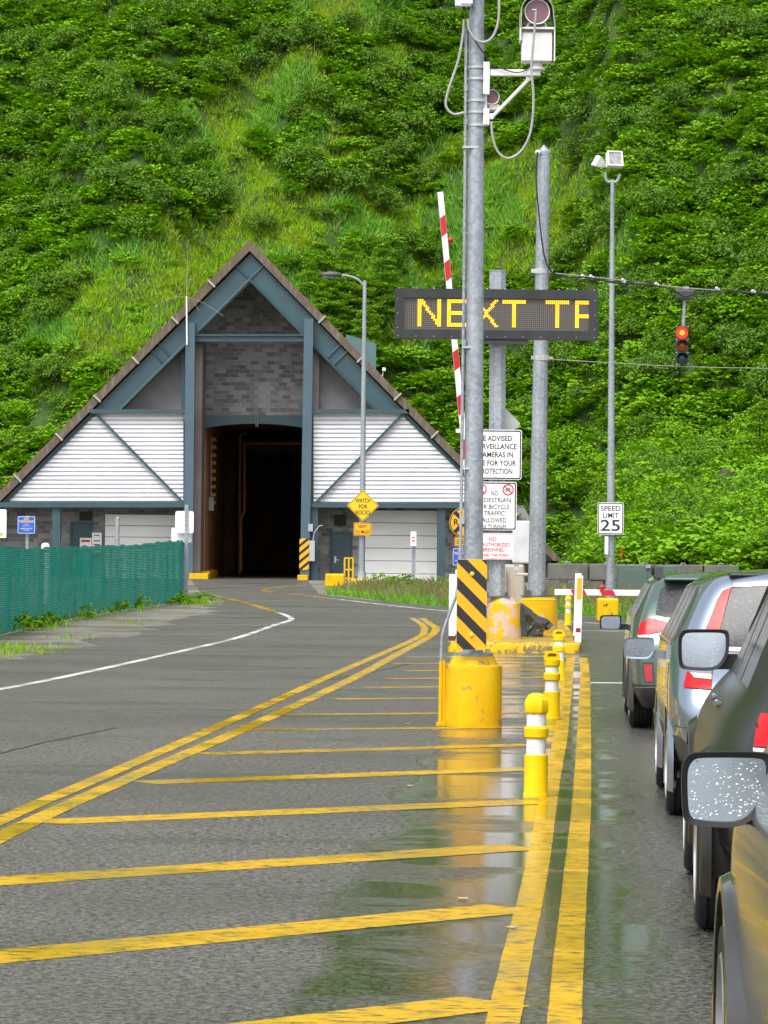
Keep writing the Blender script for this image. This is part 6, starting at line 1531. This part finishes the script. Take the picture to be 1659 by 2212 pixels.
# shrubs one can tell apart stand as things
SHM = []
for i in range(6):
    V = shrub_leaves(1.35, 1.55, 2200, .135, .45, 16); me = npmesh('shrub', V, quads(len(V)), ALDER if i < 4 else BRIGHT); SHM.append(me.data); bpy.data.objects.remove(me)
STM = []
for i in range(2):
    mb = MB()
    for k in range(7): a = 6.28 * k / 7 + i; mb.tube([(0, 0, -.2), (.2 * cos(a), .2 * sin(a), .45), (.6 * cos(a + .3), .6 * sin(a + .3), .85)], .03, 5)
    o = mb.build('stem', STEM); STM.append(o.data); bpy.data.objects.remove(o)
GRP = {'upper left': ('dense rounded alder shrub high on the left half of the slope', 'alder shrubs high on the left slope', [(600, 85, 1.4), (545, 130, 1.3), (660, 70, 1.2), (250, 380, 1.3), (180, 330, 1.2), (330, 60, 1.2), (250, 200, 1.3), (120, 190, 1.2), (60, 90, 1.2), (470, 150, 1.1), (50, 340, 1.3), (150, 440, 1.2), (300, 260, 1.1), (60, 260, 1.1)]),
       'above roof': ('leafy alder shrub on the open grassy slope above the portal roof', 'alder shrubs above the portal roof', [(400, 395, 1.35), (350, 420, 1.2), (450, 420, 1.3), (300, 400, 1.2), (640, 340, 1.2), (700, 380, 1.3), (760, 390, 1.2), (810, 420, 1.3), (880, 520, 1.0), (930, 540, 1.1), (830, 560, .9), (560, 480, .8), (700, 460, .8), (850, 530, 1.), (960, 620, 1.), (620, 560, .7)]),
       'centre top': ('dark green shrub on the upper slope left of the camera pole', 'shrubs on the upper slope by the camera pole', [(800, 180, 1.3), (860, 160, 1.2), (930, 210, 1.3), (700, 200, 1.2), (760, 240, 1.1), (850, 320, 1.2), (920, 380, 1.1), (960, 140, 1.2), (750, 40, 1.), (850, 60, 1.2), (940, 40, 1.2), (650, 240, 1.0), (900, 270, 1.2), (830, 240, 1.1)]),
       'right': ('dark leafy shrub on the steep slope behind the floodlight pole', 'shrubs on the right slope', [(1230, 560, 1.1), (1180, 590, 1.1), (1270, 510, 1.2), (1330, 480, 1.3), (1260, 240, 1.3), (1340, 260, 1.3), (1200, 160, 1.2), (1420, 430, 1.3), (1540, 420, 1.3), (1620, 380, 1.3), (1480, 210, 1.2), (1600, 60, 1.4), (1540, 40, 1.3), (1400, 620, 1.2), (1560, 560, 1.3), (1240, 660, 1.3), (1350, 700, 1.3), (1230, 780, 1.3), (1580, 740, 1.3), (1640, 840, 1.2), (1420, 800, 1.2), (1280, 850, 1.2), (1250, 330, 1.2), (1390, 340, 1.2), (1620, 620, 1.2)]),
       'left low': ('bushy green shrub beside the lower left edge of the portal roof', 'shrubs by the left roof edge', [(60, 640, 1.2), (110, 670, 1.1), (40, 790, 1.2), (120, 800, 1.1), (60, 880, 1.1), (150, 870, 1.0), (20, 960, 1.0), (180, 800, .9), (230, 780, .8), (20, 720, 1.2)]),
       'mound': ('fresh green bush at the slope foot behind the concrete block wall', 'bushes behind the block wall', [(1260, 960, 1.2), (1200, 960, 1.1), (1300, 1010, 1.1), (1240, 1050, 1.1), (1340, 1060, 1.0), (1400, 1090, .9), (1450, 1110, .95), (1500, 1110, 1.0), (1560, 1130, 1.0), (1620, 1120, 1.1), (1380, 1140, .8), (1550, 1170, .8), (1640, 1190, .8), (1280, 1140, .8), (1420, 1170, .6), (1600, 1190, .7), (1450, 950, 1.1), (1380, 1000, 1.1), (1650, 960, 1.2), (1600, 940, 1.2)])}
ci = 0
for key, (lab, grp, spots) in GRP.items():
    for px, py, k in spots:
        p = on_slope(px, py + 26 * k)
        if p is None: continue
        mi = ci % 4 if key not in ('mound', 'left low') else (ci % 2) * 4 + ci % 3 % 2 if key == 'left low' else 4 + ci % 2
        o = bpy.data.objects.new('shrub', SHM[mi]); COL.objects.link(o); o.location = p - Vector((0, 0, .1)); o.scale = (k, k, k * random.uniform(.85, 1.1)); o.rotation_euler = (0, 0, random.uniform(0, 6.28))
        tag(o, lab, 'shrub', grp); s_o = bpy.data.objects.new('stem', STM[ci % 2]); COL.objects.link(s_o); s_o.parent = o; ci += 1
# young spruces behind the right-hand roof slope
def spruce(p, H, lab):
    t = thing('spruce_tree', p, lab, 'spruce tree')
    mb = MB(); mb.cyl((0, 0, -.3), (0, 0, H), .09, .01, n=8); mb.build('trunk', STEM, t)
    VV = []; tiers = int(H * 3.2)
    for i in range(tiers):
        z = H * (.08 + .92 * i / tiers + RNG.uniform(-.03, .03)); R_ = (H * .40) * (1 - i / tiers) ** .85 + .12; nb = max(5, int(10 - 4 * i / tiers))
        for j in range(nb):
            a = 2 * pi * (j + .5 * (i % 2)) / nb + RNG.uniform(-.25, .25); L_ = R_ * RNG.uniform(.75, 1.15); k = int(80 * L_) + 24
            s = np.sqrt(RNG.uniform(.02, 1, k)); lat = RNG.normal(size=k) * .24 * (.35 + s * .65)
            c = np.stack([np.cos(a) * s * L_ - np.sin(a) * lat * L_, np.sin(a) * s * L_ + np.cos(a) * lat * L_, z + RNG.uniform(-.16, .16) - RNG.uniform(-.05, .45) * L_ * s ** 1.5 + .10 * L_ * s ** 4 + RNG.normal(size=k) * .05], -1)
            VV.append(leaf_quads(c, unit(np.stack([RNG.normal(size=k) * .25, RNG.normal(size=k) * .25, np.ones(k)], -1)), RNG.uniform(.11, .22, k), .45, .05))
    V = np.concatenate(VV); npmesh('crown', V, quads(len(V)), SPRM, t); return t
for p, (_, _, H, lab) in zip(SPRUCES, SPR): spruce(p, H, lab)
# bare rock and twigs
ROCK = pm('hillside_rock', (.075, .056, .042), .85, col2=(.035, .026, .02), scale=1.2, bscale=3, bstr=.9)
for i, (px, py, k, lab) in enumerate(((1500, 1085, .9, 'brown weathered rock face showing through bushes above the cars'), (1590, 1070, 1.3, 'larger brown rock face at the slope foot by the right frame edge'), (1565, 1015, .7, 'small brown rock outcrop high above the car roofs'))):
    p = on_slope(px, py); 
    if p is None: continue
    bm = bmesh.new(); bmesh.ops.create_icosphere(bm, subdivisions=4, radius=1)
    for v in bm.verts:
        a = v.co; f = 1 + .22 * sin(a.x * 5 + a.z * 3) + .16 * sin(a.y * 9 + a.z * 7) + .1 * sin(a.x * 17 - a.z * 13); v.co = Vector((a.x * k, a.y * .7, a.z * k * .62)) * f
    me = bpy.data.meshes.new('rock_outcrop'); bm.to_mesh(me); bm.free(); me.materials.append(ROCK); o = bpy.data.objects.new('rock_outcrop', me); COL.objects.link(o); o.location = p + Vector((0, .2, 0)); tag(o, lab, 'rock')
# grass at the roadside
def inpoly(P, poly):
    x, y = P[:, 0], P[:, 1]; r = np.zeros(len(P), bool); k = len(poly)
    for i in range(k):
        (x1, y1), (x2, y2) = poly[i], poly[(i + 1) % k]
        r ^= ((y1 > y) != (y2 > y)) & (x < (x2 - x1) * (y - y1) / (y2 - y1 + 1e-9) + x1)
    return r
def verge(name, pix_poly, dens, h, w, mt, extra=None, z=0.):
    pl = [(G(*p).x, G(*p).y) for p in pix_poly]; a = np.array(pl); lo, hi = a.min(0), a.max(0)
    k = int(dens * (hi[0] - lo[0]) * (hi[1] - lo[1])); P = np.stack([RNG.uniform(lo[0], hi[0], k), RNG.uniform(lo[1], hi[1], k), np.full(k, z)], -1); P = P[inpoly(P, pl)]
    V = blades(P, h, w); o = npmesh(name, V, quads(len(V)), mt); tag(o, kind='stuff'); return P
VG = [(700, 1284), (760, 1290), (860, 1303), (960, 1311), (1010, 1312), (1010, 1268), (790, 1268), (745, 1280)]
P = verge('roadside_grass', VG, 120, .20, .03, GRASSD); verge('dry_grass_stems', VG, 9, .42, .03, SEED)
V = np.concatenate([rotz_many(fern_leaves(.35, .5, 90, .12), RNG.uniform(0, 6, 26), RNG.uniform(.6, 1.3, 26), P[(P[:, 1] > 128)][RNG.integers(0, max(1, (P[:, 1] > 128).sum()), 26)])]); tag(npmesh('roadside_weeds', V, quads(len(V)), BRIGHT), kind='stuff')
VR = [(1085, 1318), (1200, 1327), (1330, 1336), (1500, 1342), (1720, 1350), (1720, 1290), (1180, 1290), (1085, 1296)]
P = verge('roadside_grass', VR, 80, .26, .04, GRASSD); verge('dry_grass_stems', VR, 8, .5, .03, SEED)
V = rotz_many(fern_leaves(.4, .5, 90, .13), RNG.uniform(0, 6, 40), RNG.uniform(.6, 1.2, 40), P[RNG.integers(0, len(P), 40)]); tag(npmesh('roadside_weeds', V, quads(len(V)), BRIGHT), kind='stuff')
# low plants on the fill right behind the block wall
X = RNG.uniform(5.8, 16, 5200); Y = RNG.uniform(121.9, 150, 5200); Z = hill_h(X, Y); ok = Z > .8; Pm = np.stack([X, Y, Z], -1)[ok]
V = blades(Pm, .45, .05); tag(npmesh('roadside_grass', V, quads(len(V)), GRASSM), kind='stuff')
q_ = Pm[RNG.integers(0, len(Pm), 420)]; V = rotz_many(fern_leaves(.45, .55, 110, .16), RNG.uniform(0, 6, 420), RNG.uniform(.6, 1.4, 420), q_); tag(npmesh('roadside_weeds', V, quads(len(V)), BRIGHT), kind='stuff')
# weeds along the fence foot and at its end
pts = []
for i in range(1, len(fb) - 1):
    for _ in range(5): t = random.random(); p = fb[i].lerp(fb[i + 1], t) + nrm * random.uniform(.05, .35); pts.append((p.x, p.y, 0))
for px, py in ((400, 1306), (410, 1308), (420, 1304), (432, 1307), (438, 1306), (425, 1309)): p = G(px, py); pts += [(p.x + random.uniform(-.3, .3), p.y + random.uniform(-.6, .6), 0) for _ in range(2)]
P = np.array(pts); keepw = np.sin(P[:, 1] * 1.7) > -.25; P = P[keepw]
VV = []
for f in (fern_leaves(.24, .28, 110, .09), fern_leaves(.18, .42, 110, .08), shrub_leaves(.25, .45, 120, .085)): q_ = P[RNG.integers(0, len(P), len(P) // 2)]; VV.append(rotz_many(f, RNG.uniform(0, 6, len(q_)), RNG.uniform(.5, 1.15, len(q_)), q_))
V = np.concatenate(VV); tag(npmesh('fence_weeds', V, quads(len(V)), BRIGHT), kind='stuff')
P2_ = np.repeat(P, 16, 0) + np.concatenate([RNG.normal(size=(len(P) * 16, 2)) * .28, np.zeros((len(P) * 16, 1))], 1); V = blades(P2_, .2, .02); tag(npmesh('fence_grass', V, quads(len(V)), GRASSM), kind='stuff')
for (px, py, k) in ((20, 1402, 130), (60, 1412, 50), (110, 1405, 40), (0, 1415, 80), (150, 1380, 30), (300, 1345, 30)):
    c = np.array(G(px, py)); P = c[None] + np.concatenate([RNG.normal(size=(k, 2)) * np.array([.28, .9]), np.zeros((k, 1))], 1); P[:, 2] = 0; V = blades(P, .10, .02); tag(npmesh('fence_grass', V, quads(len(V)), GRASSM), kind='stuff')
# fallen leaves and grit on the wet road
mb = MB()
for px, py in ((1105, 2008), (1000, 1945), (1060, 2310), (885, 1700), (1160, 1680), (1190, 1590), (940, 1580), (880, 1566)):
    p = G(px, py); a = random.uniform(0, 6); mb.add([(p.x + .035 * cos(a + k), p.y + .05 * sin(a + k), .014) for k in (0, 1.5, 3.1, 4.6)], [(0, 1, 2, 3)])
o = mb.build('fallen_leaves', pm('straw_leaf', (.55, .42, .22), .6), smooth=0); tag(o, kind='stuff')
